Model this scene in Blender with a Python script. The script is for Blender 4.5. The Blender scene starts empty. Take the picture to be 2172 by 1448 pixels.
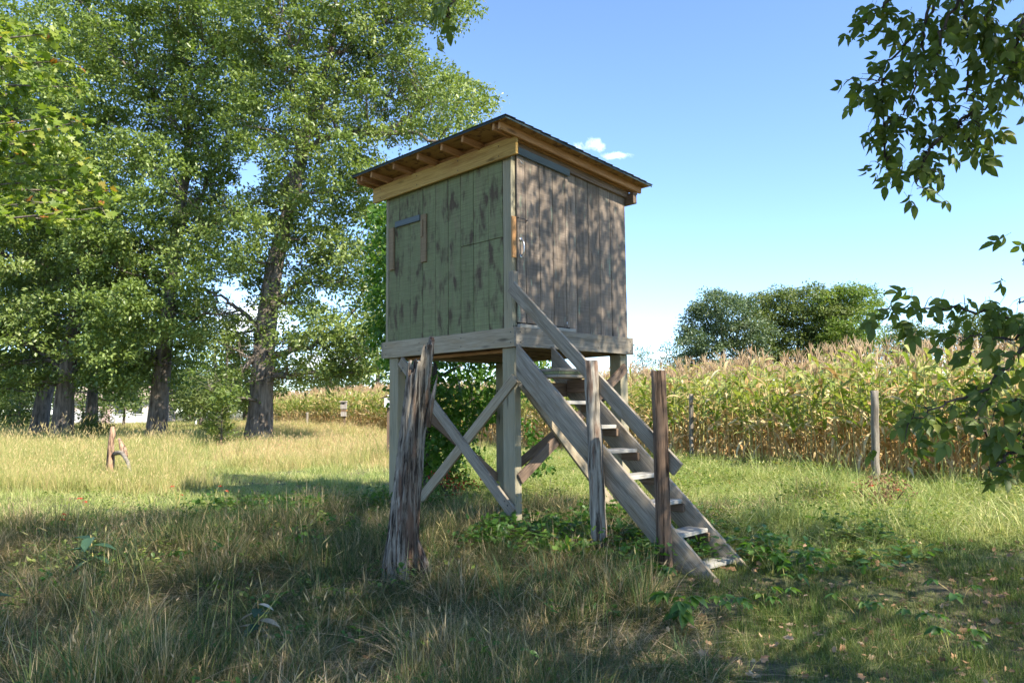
import bpy, bmesh, math, random
import numpy as np
from mathutils import Vector, Matrix

random.seed(7)
RG = np.random.default_rng(11)
S = bpy.context.scene
COL = S.collection
R = math.radians

# ------------------------------------------------------------------ camera
FPX, PITCH, ROLL = 1613.8, 0.08833, -0.00985
CAM = np.array([0.0, 0.0, 1.5])
cp, sp, cr, sr = math.cos(PITCH), math.sin(PITCH), math.cos(ROLL), math.sin(ROLL)
FW = np.array([0, cp, sp])
_r, _u = np.array([1, 0, 0.]), np.array([0, -sp, cp])
RT, UP = cr * _r + sr * _u, -sr * _r + cr * _u
cd = bpy.data.cameras.new('camera')
cam = bpy.data.objects.new('camera', cd)
COL.objects.link(cam)
cd.sensor_width = 36
cd.lens = FPX / 2172 * 36
cd.clip_start = 0.1
cd.clip_end = 3000
cam.matrix_world = Matrix(((RT[0], UP[0], -FW[0], CAM[0]), (RT[1], UP[1], -FW[1], CAM[1]), (RT[2], UP[2], -FW[2], CAM[2]), (0, 0, 0, 1)))
S.camera = cam

# ------------------------------------------------------------------ light
SUN_AZ, SUN_EL = R(130), R(43)          # azimuth clockwise from +Y
w = bpy.data.worlds.new('World')
S.world = w
w.use_nodes = True
nt = w.node_tree
nt.nodes.clear()
N = nt.nodes.new
L = nt.links.new
sky = N('ShaderNodeTexSky')
sky.sky_type = 'NISHITA'
sky.sun_disc = False
sky.sun_elevation = SUN_EL
sky.sun_rotation = SUN_AZ
sky.altitude = 2600
sky.air_density = 1.1
sky.dust_density = 0.12
sky.ozone_density = 3.6
tc = N('ShaderNodeTexCoord')


def wmath(op, a, b=None, c=None):
    n = N('ShaderNodeMath')
    n.operation = op
    for i, v in enumerate((a, b, c)):
        if v is None:
            continue
        if isinstance(v, (int, float)):
            n.inputs[i].default_value = v
        else:
            L(v, n.inputs[i])
    return n.outputs[0]


nz = N('ShaderNodeTexNoise')
nz.inputs['Scale'].default_value = 34
nz.inputs['Detail'].default_value = 7
nz.inputs['Roughness'].default_value = 0.62
L(tc.outputs['Generated'], nz.inputs['Vector'])


def pxdir(x, y):
    d = FW + (x - 1086) / FPX * RT - (y - 724) / FPX * UP
    return d / np.linalg.norm(d)


def cloud(x, y, rx, ry, gain, lo=0.75):
    """soft wisp: ellipse round one sky direction broken up by noise"""
    d = pxdir(x, y)
    e1 = np.cross([0, 0, 1], d)
    e1 /= np.linalg.norm(e1)
    e2 = np.cross(d, e1)
    outs = []
    for e, r_ in ((e1, rx), (e2, ry)):
        vm = N('ShaderNodeVectorMath')
        vm.operation = 'DOT_PRODUCT'
        L(tc.outputs['Generated'], vm.inputs[0])
        vm.inputs[1].default_value = tuple(e)
        q = wmath('MULTIPLY', vm.outputs['Value'], FPX / r_)
        outs.append(wmath('MULTIPLY', q, q))
    vm = N('ShaderNodeVectorMath')
    vm.operation = 'DOT_PRODUCT'
    L(tc.outputs['Generated'], vm.inputs[0])
    vm.inputs[1].default_value = tuple(d)
    ok = wmath('GREATER_THAN', vm.outputs['Value'], 0.2)
    dist = wmath('SQRT', wmath('ADD', outs[0], outs[1]))
    m = wmath('SUBTRACT', wmath('MULTIPLY', nz.outputs['Fac'], 2.6), wmath('ADD', dist, lo))
    m = wmath('MULTIPLY', m, gain)
    m = wmath('MULTIPLY', m, ok)
    n = N('ShaderNodeClamp')
    L(m, n.inputs[0])
    return n.outputs[0]


cl = None
for a in ((1258, 308, 54, 26, .85, .66), (1308, 330, 48, 14, .8, .58), (1385, 756, 44, 14, .8, .7),
          (520, 680, 90, 60, 1.2, .45), (700, 770, 120, 40, 1.0, .45)):
    m = cloud(*a)
    cl = m if cl is None else wmath('MAXIMUM', cl, m)
# the photographed sky is a deep clear blue: tint of the air itself
tint = N('ShaderNodeMix')
tint.data_type = 'RGBA'
tint.blend_type = 'MULTIPLY'
tint.inputs['Factor'].default_value = 1
L(sky.outputs[0], tint.inputs['A'])
tint.inputs['B'].default_value = (1.0, 1.02, 1.06, 1)
mx = N('ShaderNodeMix')
mx.data_type = 'RGBA'
L(cl, mx.inputs['Factor'])
L(tint.outputs['Result'], mx.inputs['A'])
mx.inputs['B'].default_value = (8.6, 9.0, 9.6, 1)
bg = N('ShaderNodeBackground')
bg.inputs['Strength'].default_value = 0.145
L(mx.outputs['Result'], bg.inputs['Color'])
wo = N('ShaderNodeOutputWorld')
L(bg.outputs[0], wo.inputs[0])

sund = bpy.data.lights.new('sun', 'SUN')
sund.energy = 5.0
sund.angle = R(0.53)
sund.color = (1.0, 0.92, 0.77)
sun = bpy.data.objects.new('sun', sund)
COL.objects.link(sun)
sdir = Vector((math.cos(SUN_EL) * math.sin(SUN_AZ), math.cos(SUN_EL) * math.cos(SUN_AZ), math.sin(SUN_EL)))
sun.rotation_euler = sdir.to_track_quat('Z', 'Y').to_euler()
sun.location = sdir * 60

S.view_settings.view_transform = 'Standard'
S.view_settings.look = 'None'
S.view_settings.exposure = 1.35
S.view_settings.gamma = 1
S.view_settings.use_curve_mapping = False
S.render.engine = 'CYCLES'
S.cycles.max_bounces = 6
S.cycles.diffuse_bounces = 3
S.cycles.glossy_bounces = 2
S.cycles.transmission_bounces = 4
S.cycles.adaptive_threshold = 0.02
S.cycles.transparent_max_bounces = 8


def at(px, py, Y):
    """world point seen at photo pixel (px, py) at distance Y along the view axis of the ground plan"""
    d = FW + (px - 1086) / FPX * RT - (py - 724) / FPX * UP
    return CAM + d * (Y / d[1])


def ground(x, y):
    """height of the land: level beyond the tower, dipping a little towards the camera"""
    t = np.clip((9.4 - np.asarray(y, float)) / 3.4, 0, 1)
    t = t * t * (3 - 2 * t)
    far = np.clip((np.asarray(y, float) - 26) / 30, 0, 1) * 0.25 * (np.asarray(x) < -6)
    return -0.29 * t + 0.025 * np.sin(np.asarray(x) * 1.3 + 0.7) * np.cos(np.asarray(y) * 0.9) + far


# ------------------------------------------------------------------ object helpers
WM = {}


def put(o, parent, M):
    WM[o.name] = M
    if parent is None:
        o.matrix_world = M
    else:
        o.parent = parent
        o.matrix_basis = WM[parent.name].inverted() @ M


def thing(name, label, cat, loc=(0, 0, 0), rz=0.0, group=None, kind=None):
    o = bpy.data.objects.new(name, None)
    COL.objects.link(o)
    M = Matrix.Translation(Vector(loc)) @ Matrix.Rotation(rz, 4, 'Z')
    put(o, None, M)
    o.empty_display_size = 0.2
    tag(o, label, cat, group, kind)
    return o


def tag(o, label=None, cat=None, group=None, kind=None):
    if label:
        o['label'] = label
    if cat:
        o['category'] = cat
    if group:
        o['group'] = group
    if kind:
        o['kind'] = kind
    return o


def mesh_obj(name, verts, faces, mat, parent=None, M=None, smooth=False, rnd=None, link=True):
    me = bpy.data.meshes.new(name)
    verts = np.asarray(verts, np.float32)
    me.vertices.add(len(verts))
    me.vertices.foreach_set('co', verts.ravel())
    if isinstance(faces, np.ndarray):
        n, k = faces.shape
        me.loops.add(n * k)
        me.loops.foreach_set('vertex_index', faces.astype(np.int32).ravel())
        me.polygons.add(n)
        me.polygons.foreach_set('loop_start', np.arange(0, n * k, k, dtype=np.int32))
    else:
        tot = np.array([len(f) for f in faces], np.int32)
        me.loops.add(int(tot.sum()))
        me.loops.foreach_set('vertex_index', np.concatenate([np.asarray(f, np.int32) for f in faces]))
        me.polygons.add(len(faces))
        me.polygons.foreach_set('loop_start', np.concatenate([[0], np.cumsum(tot)[:-1]]).astype(np.int32))
        n = len(faces)
    if smooth:
        me.polygons.foreach_set('use_smooth', np.ones(n, bool))
    if rnd is not None:
        a = me.attributes.new('rnd', 'FLOAT', 'POINT')
        a.data.foreach_set('value', np.asarray(rnd, np.float32))
    me.update(calc_edges=True)
    me.materials.append(mat)
    o = bpy.data.objects.new(name, me)
    if link:
        COL.objects.link(o)
    put(o, parent, M if M is not None else (WM[parent.name] if parent else Matrix.Identity(4)))
    return o


# ------------------------------------------------------------------ materials
def new_mat(name):
    m = bpy.data.materials.new(name)
    m.use_nodes = True
    t = m.node_tree
    b = t.nodes['Principled BSDF']
    return m, t, b


class NT:
    def __init__(s, t):
        s.t = t

    def n(s, typ, **kw):
        o = s.t.nodes.new(typ)
        for k, v in kw.items():
            if k in o.inputs.keys():
                if hasattr(v, 'links') or hasattr(v, 'is_linked'):
                    s.t.links.new(v, o.inputs[k])
                else:
                    o.inputs[k].default_value = v
            else:
                setattr(o, k, v)
        return o

    def l(s, a, b):
        s.t.links.new(a, b)

    def math(s, op, a, b=None, c=None, clamp=False):
        o = s.t.nodes.new('ShaderNodeMath')
        o.operation = op
        o.use_clamp = clamp
        for i, v in enumerate((a, b, c)):
            if v is None:
                continue
            if isinstance(v, (int, float)):
                o.inputs[i].default_value = v
            else:
                s.l(v, o.inputs[i])
        return o.outputs[0]

    def ramp(s, fac, stops):
        o = s.t.nodes.new('ShaderNodeValToRGB')
        e = o.color_ramp.elements
        while len(e) > 1:
            e.remove(e[0])
        e[0].position = stops[0][0]
        e[0].color = (*stops[0][1], 1)
        for p, c in stops[1:]:
            q = e.new(p)
            q.color = (*c, 1)
        s.l(fac, o.inputs[0])
        return o.outputs[0]

    def mix(s, fac, a, b, blend='MIX'):
        o = s.t.nodes.new('ShaderNodeMix')
        o.data_type = 'RGBA'
        o.blend_type = blend
        for k, v in (('Factor', fac), ('A', a), ('B', b)):
            sock = [i for i in o.inputs if i.name == k and (i.type == 'RGBA' or k == 'Factor') and i.enabled][0]
            if isinstance(v, (int, float)):
                sock.default_value = v
            elif isinstance(v, tuple):
                sock.default_value = (*v, 1)
            else:
                s.l(v, sock)
        return [q for q in o.outputs if q.enabled][0]

    def noise(s, vec, scale, detail=4, rough=.55, dist=0.0):
        o = s.t.nodes.new('ShaderNodeTexNoise')
        o.inputs['Scale'].default_value = scale
        o.inputs['Detail'].default_value = detail
        o.inputs['Roughness'].default_value = rough
        o.inputs['Distortion'].default_value = dist
        s.l(vec, o.inputs['Vector'])
        return o.outputs['Fac']

    def maprange(s, v, a, b, c=0.0, d=1.0):
        o = s.t.nodes.new('ShaderNodeMapRange')
        s.l(v, o.inputs[0])
        for i, q in enumerate((a, b, c, d)):
            o.inputs[i + 1].default_value = q
        return o.outputs[0]


def wood_mat(name, dark, light, stain=None, stain_amt=(.52, .62), stain_scale=(1.6, 7, 7), patch=None, patch_amt=(.56, .66),
             saw=0.0, rough=.85, var=.3, crack=.5, rings=.45, knots=True, bump=.5):
    """wood whose grain runs along the local X axis of each board"""
    m, t, b = new_mat(name)
    g = NT(t)
    tc = g.n('ShaderNodeTexCoord').outputs['Object']
    oi = g.n('ShaderNodeObjectInfo').outputs['Random']
    off = g.n('ShaderNodeVectorMath', operation='SCALE')
    off.inputs[0].default_value = (13.1, 37.7, 71.3)
    g.l(oi, off.inputs['Scale'])
    vv = g.n('ShaderNodeVectorMath', operation='ADD')
    g.l(tc, vv.inputs[0])
    g.l(off.outputs[0], vv.inputs[1])
    vec = vv.outputs[0]

    def mp(sc):
        o = g.n('ShaderNodeMapping')
        o.inputs['Scale'].default_value = sc
        g.l(vec, o.inputs['Vector'])
        return o.outputs[0]
    big = g.noise(mp((.7, 9, 9)), 1.6, 5, .6, .6)
    fine = g.noise(mp((2.2, 85, 85)), 1.4, 6, .7, .2)
    ring = g.noise(mp((.55, 22, 22)), 1.3, 2, .5, 1.2)
    rg = g.math('SINE', g.math('MULTIPLY', ring, 42))
    f = g.math('ADD', g.math('MULTIPLY', big, .55), g.math('MULTIPLY', fine, .45))
    f = g.math('ADD', f, g.math('MULTIPLY', rg, .1 * rings))
    col = g.ramp(f, [(.3, dark), (.7, light)])
    if patch:
        pn = g.noise(mp((1.3, 5, 5)), 1.7, 4, .6, .3)
        pf = g.maprange(pn, patch_amt[0], patch_amt[1])
        col = g.mix(g.math('MULTIPLY', pf, .85), col, patch)
    if stain:
        sn = g.noise(mp(stain_scale), 1.8, 4, .55, .2)
        sn2 = g.noise(mp((4, 30, 30)), 1.8, 3, .6)
        sf = g.maprange(g.math('ADD', sn, g.math('MULTIPLY', g.math('SUBTRACT', sn2, .5), .14)), stain_amt[0], stain_amt[1])
        col = g.mix(g.math('MULTIPLY', sf, .9), col, stain)
    if saw:
        sw = g.noise(mp((95, 1.6, 1.6)), 1.5, 2, .6)
        sf = g.maprange(sw, .38, .62, 1 - saw, 1 + saw * .4)
        v = g.n('ShaderNodeVectorMath', operation='SCALE')
        g.l(col, v.inputs[0])
        g.l(sf, v.inputs['Scale'])
        col = v.outputs[0]
    # long drying cracks
    ck = g.noise(mp((1.1, 60, 60)), 1.2, 3, .6, .3)
    cf = g.maprange(ck, .63, .70, 1.0, 1 - crack)
    # knots
    if knots:
        vo = g.n('ShaderNodeTexVoronoi')
        vo.inputs['Scale'].default_value = 1.0
        g.l(mp((1.3, 6, 6)), vo.inputs['Vector'])
        kf = g.maprange(vo.outputs['Distance'], .07, .16, .45, 1.0)
        cf = g.math('MULTIPLY', cf, kf)
    rr = g.math('MULTIPLY_ADD', oi, var, 1 - var * .5)
    cf = g.math('MULTIPLY', cf, rr)
    v = g.n('ShaderNodeVectorMath', operation='SCALE')
    g.l(col, v.inputs[0])
    g.l(cf, v.inputs['Scale'])
    g.l(v.outputs[0], b.inputs['Base Color'])
    b.inputs['Roughness'].default_value = rough
    b.inputs['Specular IOR Level'].default_value = .25
    bp = g.n('ShaderNodeBump')
    bp.inputs['Strength'].default_value = bump
    bp.inputs['Distance'].default_value = .006
    g.l(g.math('ADD', g.math('MULTIPLY', fine, .8), g.math('MULTIPLY', cf, .5)), bp.inputs['Height'])
    g.l(bp.outputs[0], b.inputs['Normal'])
    return m


def leaf_mat(name, stops, trans=.45, rough=.45, spec=.4, tcol=None, orand=.25):
    m, t, b = new_mat(name)
    g = NT(t)
    at_ = g.n('ShaderNodeAttribute', attribute_name='rnd').outputs['Fac']
    oi = g.n('ShaderNodeObjectInfo').outputs['Random']
    f = g.math('ADD', g.math('MULTIPLY', at_, 1 - orand), g.math('MULTIPLY', oi, orand))
    col = g.ramp(f, stops)
    g.l(col, b.inputs['Base Color'])
    b.inputs['Roughness'].default_value = rough
    b.inputs['Specular IOR Level'].default_value = spec
    tr = g.n('ShaderNodeBsdfTranslucent')
    tc_ = g.mix(1.0, col, tcol or (1.25, 1.35, .55), 'MULTIPLY')
    g.l(tc_, tr.inputs['Color'])
    ms = g.n('ShaderNodeMixShader')
    ms.inputs[0].default_value = trans
    g.l(b.outputs[0], ms.inputs[1])
    g.l(tr.outputs[0], ms.inputs[2])
    g.l(ms.outputs[0], t.nodes['Material Output'].inputs['Surface'])
    return m


def bark_mat(name, dark, light, sx=9, sz=1.3, bump=1.0, patch=None):
    m, t, b = new_mat(name)
    g = NT(t)
    tc = g.n('ShaderNodeTexCoord').outputs['Object']
    o = g.n('ShaderNodeMapping')
    o.inputs['Scale'].default_value = (sx, sx, sz)
    g.l(tc, o.inputs['Vector'])
    n1 = g.noise(o.outputs[0], 1.0, 6, .65, .5)
    n2 = g.noise(tc, 1.1, 4, .6)
    f = g.math('ADD', g.math('MULTIPLY', n1, .75), g.math('MULTIPLY', n2, .25))
    col = g.ramp(f, [(.36, dark), (.62, light)])
    if patch:
        o2 = g.n('ShaderNodeMapping')
        o2.inputs['Scale'].default_value = (sx * .4, sx * .4, sz * .8)
        g.l(tc, o2.inputs['Vector'])
        for pc, lo, hi, sd in patch:
            n3 = g.noise(o2.outputs[0], sd, 5, .6, .4)
            col = g.mix(g.maprange(n3, lo, hi), col, pc)
        col = g.mix(g.maprange(n1, .38, .5), (dark[0] * .4, dark[1] * .4, dark[2] * .4), col)
    g.l(col, b.inputs['Base Color'])
    b.inputs['Roughness'].default_value = .9
    b.inputs['Specular IOR Level'].default_value = .2
    bp = g.n('ShaderNodeBump')
    bp.inputs['Strength'].default_value = bump
    bp.inputs['Distance'].default_value = .03
    g.l(n1, bp.inputs['Height'])
    g.l(bp.outputs[0], b.inputs['Normal'])
    return m


def flat_mat(name, c, rough=.6, metal=0.0, nscale=12, namt=.25):
    m, t, b = new_mat(name)
    g = NT(t)
    tc = g.n('ShaderNodeTexCoord').outputs['Object']
    n = g.noise(tc, nscale, 5, .6)
    col = g.ramp(n, [(.3, tuple(x * (1 - namt) for x in c)), (.7, tuple(min(1, x * (1 + namt)) for x in c))])
    g.l(col, b.inputs['Base Color'])
    b.inputs['Roughness'].default_value = rough
    b.inputs['Metallic'].default_value = metal
    return m


M_GREEN = wood_mat('faded_green_planks', (.150, .160, .078), (.240, .252, .128), stain=(.085, .055, .040), stain_amt=(.52, .66),
                   stain_scale=(1.5, 3.7, 3.7), patch=(.205, .185, .105), patch_amt=(.52, .72), saw=.2, var=.16, crack=.25, knots=False, rings=.2)
M_BROWN = wood_mat('weathered_brown_planks', (.115, .088, .066), (.32, .255, .20), stain=(.25, .29, .21), stain_amt=(.62, .72), stain_scale=(1.6, 6, 6),
                   patch=(.12, .10, .085), patch_amt=(.5, .75), saw=.2, var=.3, crack=.4, rings=.4)
M_GREY = wood_mat('weathered_grey_lumber', (.16, .132, .098), (.38, .33, .265), patch=(.22, .165, .105), patch_amt=(.5, .72), var=.2, crack=.5, rings=.9)
M_POST = wood_mat('weathered_post_lumber', (.20, .18, .12), (.36, .32, .225), patch=(.30, .25, .155), patch_amt=(.45, .7), var=.15, crack=.5, rings=.7)
M_SILVER = wood_mat('silvered_tread_wood', (.22, .205, .18), (.40, .38, .34), var=.2, crack=.6, rings=.9)
M_RIM = wood_mat('rim_board_lumber', (.22, .175, .115), (.43, .36, .26), patch=(.30, .22, .13), patch_amt=(.5, .72), var=.1, crack=.5, rings=1.0)
M_YEL = wood_mat('treated_yellow_lumber', (.30, .17, .045), (.56, .37, .12), patch=(.33, .16, .05), patch_amt=(.55, .75), var=.15, crack=.3, rings=1.0)
M_RAFT = wood_mat('reddish_rafter_lumber', (.25, .115, .04), (.50, .27, .12), var=.3, crack=.3, rings=1.0)
M_OSB = wood_mat('brown_deck_sheathing', (.22, .12, .04), (.44, .26, .10), var=.1, crack=.2, rings=.2, stain=(.13, .07, .04), stain_scale=(5, 6, 6), saw=0)
M_TRIM = wood_mat('bare_brown_trim_wood', (.16, .11, .06), (.31, .225, .135), saw=.15, var=.1, crack=.3, rings=.4)
M_DARKW = wood_mat('dark_brown_lumber', (.085, .055, .038), (.24, .17, .12), var=.4, crack=.5, rings=.8)
M_ORANGE = wood_mat('fresh_orange_wood', (.36, .17, .06), (.58, .33, .15), var=.1, crack=.2, rings=.9)
M_PAINT = wood_mat('blue_grey_painted_wood', (.085, .105, .115), (.16, .19, .20), var=.1, crack=.3, rings=.2, knots=False)
M_SHING = flat_mat('dark_asphalt_shingle', (.022, .022, .023), .97, 0, 120, .5)
M_EDGE = flat_mat('blue_green_drip_edge', (.010, .028, .032), .7)
M_STEEL = flat_mat('galvanised_steel', (.55, .56, .57), .35, .9)
M_DKMETAL = flat_mat('dark_metal', (.06, .06, .065), .5, .6)
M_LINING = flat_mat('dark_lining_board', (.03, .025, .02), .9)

# ------------------------------------------------------------------ generic geometry
_BOX = {}


def box_mesh(name, l, w, h, mat, bev=.004, jag=0.0):
    bm = bmesh.new()
    bmesh.ops.create_cube(bm, size=1)
    for v in bm.verts:
        v.co = Vector((v.co.x * l, v.co.y * w, v.co.z * h))
        if jag:
            v.co.x += random.uniform(-jag, jag)
            v.co.y += random.uniform(-jag, jag) * .25
    b = min(bev, .3 * min(l, w, h))
    bmesh.ops.bevel(bm, geom=list(bm.edges), offset=b, segments=1, affect='EDGES')
    me = bpy.data.meshes.new(name)
    bm.to_mesh(me)
    bm.free()
    me.materials.append(mat)
    return me


def board(name, parent, mat, A, B, wdir, w, t, bev=.004, jag=0.002, label=None):
    """plank from A to B (world), width w along wdir, thickness t; A-B is its centre line"""
    A, B, wdir = Vector(A), Vector(B), Vector(wdir)
    x = (B - A).normalized()
    z = x.cross(wdir).normalized()
    y = z.cross(x)
    me = box_mesh(name, (B - A).length, w, t, mat, bev, jag)
    o = bpy.data.objects.new(name, me)
    COL.objects.link(o)
    c = (A + B) / 2
    M = Matrix(((x.x, y.x, z.x, c.x), (x.y, y.y, z.y, c.y), (x.z, y.z, z.z, c.z), (0, 0, 0, 1)))
    put(o, parent, M)
    if label:
        o['label'] = label
    return o


class Acc:
    """accumulates tubes and other pieces into one mesh"""

    def __init__(s):
        s.v, s.f, s.r, s.n = [], [], [], 0

    def add(s, v, f, r=None):
        v = np.asarray(v, float)
        s.v.append(v)
        s.f += [tuple(i + s.n for i in q) for q in f]
        s.r.append(np.full(len(v), .5) if r is None else np.broadcast_to(r, (len(v),)))
        s.n += len(v)

    def tube(s, pts, rad, seg=6, rough=0.0, cap=True, rnd=None):
        pts = np.asarray(pts, float)
        n = len(pts)
        rad = np.broadcast_to(rad, (n,))
        T = np.gradient(pts, axis=0)
        T /= np.linalg.norm(T, axis=1)[:, None] + 1e-9
        ref = np.array([1, 0, 0.]) if abs(T[0][0]) < .9 else np.array([0, 1., 0])
        v = []
        a = np.arange(seg) / seg * 2 * np.pi
        for i in range(n):
            e1 = np.cross(T[i], ref)
            e1 /= np.linalg.norm(e1) + 1e-9
            e2 = np.cross(T[i], e1)
            rr = rad[i] * (1 + rough * RG.uniform(-1, 1, seg))
            v.append(pts[i] + (np.cos(a) * rr)[:, None] * e1 + (np.sin(a) * rr)[:, None] * e2)
        v = np.concatenate(v)
        f = [(i * seg + j, i * seg + (j + 1) % seg, (i + 1) * seg + (j + 1) % seg, (i + 1) * seg + j) for i in range(n - 1) for j in range(seg)]
        if cap:
            f.append(tuple(range(seg - 1, -1, -1)))
            f.append(tuple((n - 1) * seg + j for j in range(seg)))
        s.add(v, f, rnd)

    def obj(s, name, mat, parent=None, M=None, smooth=True, link=True):
        v = np.concatenate(s.v)
        base = M if M is not None else (WM[parent.name] if parent else Matrix.Identity(4))
        inv = np.array(base.inverted())
        v = v @ inv[:3, :3].T + inv[:3, 3]
        return mesh_obj(name, v, s.f, mat, parent, base, smooth, np.concatenate(s.r), link)


def spline(pts, n):
    """Catmull-Rom through pts"""
    pts = np.asarray(pts, float)
    k = len(pts)
    if k < 3:
        u = np.linspace(0, 1, n)[:, None]
        return pts[0] * (1 - u) + pts[-1] * u
    P = np.vstack([2 * pts[0] - pts[1], pts, 2 * pts[-1] - pts[-2]])
    out = []
    for q in np.linspace(0, k - 1 - 1e-6, n):
        i = int(q)
        u = q - i
        a, b, c, d = P[i], P[i + 1], P[i + 2], P[i + 3]
        out.append(.5 * (2 * b + (c - a) * u + (2 * a - 5 * b + 4 * c - d) * u * u + (3 * b - a - 3 * c + d) * u ** 3))
    return np.array(out)


def nrm(a):
    return a / (np.linalg.norm(a, axis=-1, keepdims=True) + 1e-9)


# leaf outlines: vertices (x across, y along, z out) and faces
T_SIMPLE = (np.array([(0, 0, 0), (-.27, .42, .07), (0, 1, -.06), (.27, .42, .07)]), np.array([(0, 3, 2), (0, 2, 1)]))
T_LOBED = (np.array([(0, 0, 0), (.18, .22, .03), (.42, .42, .08), (.2, .55, .03), (.3, .82, .02), (0, 1, -.08), (-.3, .82, .02), (-.2, .55, .03),
                     (-.42, .42, .08), (-.18, .22, .03)]),
           np.array([(0, 1, 5), (1, 3, 5), (1, 2, 3), (3, 4, 5), (0, 5, 9), (9, 5, 7), (9, 7, 8), (7, 5, 6)]))
T_MAPLE = (np.array([(0, 0, 0), (.2, -.08, .02), (.28, .16, .04), (.58, .3, .1), (.34, .46, .05), (.38, .7, .04), (.14, .62, 0), (0, 1, -.1),
                     (-.14, .62, 0), (-.38, .7, .04), (-.34, .46, .05), (-.58, .3, .1), (-.28, .16, .04), (-.2, -.08, .02), (0, .4, -.02)]),
           np.array([(14, i, (i + 1) % 14) for i in range(14)]))
_ov = [(0, 0), (.16, .1), (.25, .27), (.24, .45), (.21, .5), (.2, .66), (.12, .8), (0, 1.0), (-.13, .78), (-.2, .62), (-.25, .46), (-.24, .26), (-.15, .1)]
T_OVATE = (np.array([(x, y, abs(x) * .3 - .22 * y * y) for x, y in _ov] + [(0, .3, -.02), (0, .65, -.1)]),
           np.array([(0, 1, 13), (1, 2, 13), (2, 3, 13), (3, 14, 13), (3, 4, 14), (4, 5, 14), (5, 6, 14), (6, 7, 14), (7, 8, 14), (8, 9, 14), (9, 10, 14),
                     (10, 13, 14), (10, 11, 13), (11, 12, 13), (12, 0, 13)]))


def leaves_arrays(P, D, Nn, size, tmpl, rnd):
    tv, tf = tmpl
    n, k = len(P), len(tv)
    D = nrm(D)
    X = nrm(np.cross(D, Nn))
    Z = np.cross(X, D)
    sz = np.broadcast_to(size, (n,))[:, None, None]
    V = P[:, None, :] + sz * (tv[None, :, 0:1] * X[:, None] + tv[None, :, 1:2] * D[:, None] + tv[None, :, 2:3] * Z[:, None])
    F = (tf[None] + (np.arange(n) * k)[:, None, None]).reshape(-1, 3)
    return V.reshape(-1, 3), F, np.repeat(rnd, k)


def leaves_obj(name, P, D, Nn, size, tmpl, rnd, mat, parent, link=True):
    V, F, r = leaves_arrays(P, D, Nn, size, tmpl, rnd)
    M = WM[parent.name] if parent else Matrix.Identity(4)
    inv = np.array(M.inverted())
    V = V @ inv[:3, :3].T + inv[:3, 3]
    return mesh_obj(name, V, F, mat, parent, M, False, r, link)


def inpoly(x, y, poly):
    c = False
    j = len(poly) - 1
    for i in range(len(poly)):
        xi, yi = poly[i]
        xj, yj = poly[j]
        if (yi > y) != (yj > y) and x < (xj - xi) * (y - yi) / (yj - yi) + xi:
            c = not c
        j = i
    return c


def sample_poly(poly, gaps, spacing, rng, maxn=4000):
    xs, ys = [p[0] for p in poly], [p[1] for p in poly]
    out = []
    tries = 0
    area = (max(xs) - min(xs)) * (max(ys) - min(ys))
    while tries < area / spacing ** 2 * 14 and len(out) < maxn:
        tries += 1
        x, y = rng.uniform(min(xs), max(xs)), rng.uniform(min(ys), max(ys))
        if not inpoly(x, y, poly):
            continue
        if any(((x - a) / c) ** 2 + ((y - b) / d) ** 2 < 1 for a, b, c, d in gaps):
            continue
        if any((x - a) ** 2 + (y - b) ** 2 < spacing ** 2 for a, b in out):
            continue
        out.append((x, y))
    return out


def foliage(clumps, radii, twigs, per, lsize, rng, flat=.62, spread=.16, up=.8, droop=.35, tint=None):
    """clumps (n,3) centres; gives leaf positions, directions, normals, sizes, rnd"""
    n = len(clumps)
    d = nrm(rng.normal(size=(n, twigs, 3)))
    d[..., 2] = np.where(rng.random((n, twigs)) < .8, np.abs(d[..., 2]), d[..., 2])
    rad = rng.uniform(.25, 1, (n, twigs, 1)) ** .6
    r = np.asarray(radii)[:, None, None]
    pos = clumps[:, None, :] + d * rad * r * np.array([1, 1, flat])
    out = nrm(d + rng.normal(size=d.shape) * .35)
    shade = rng.normal(0, .12, (n, 1)) + rng.normal(0, .1, (n, twigs))
    P = pos[:, :, None, :] + rng.normal(size=(n, twigs, per, 3)) * spread * np.array([1, 1, .7])
    D = out[:, :, None, :] * .7 + rng.normal(size=P.shape) * .65 + np.array([0, 0, -droop])
    Nn = np.array([0, 0, up]) + rng.normal(size=P.shape) * .55 + out[:, :, None, :] * .3
    rnd = np.clip(.5 + shade[:, :, None] + rng.normal(0, .13, P.shape[:3]), 0, 1)
    sz = lsize * rng.uniform(.7, 1.25, P.shape[:3])
    f = lambda a: a.reshape(-1, 3)
    return f(P), f(D), f(Nn), sz.ravel(), rnd.ravel()


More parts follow.
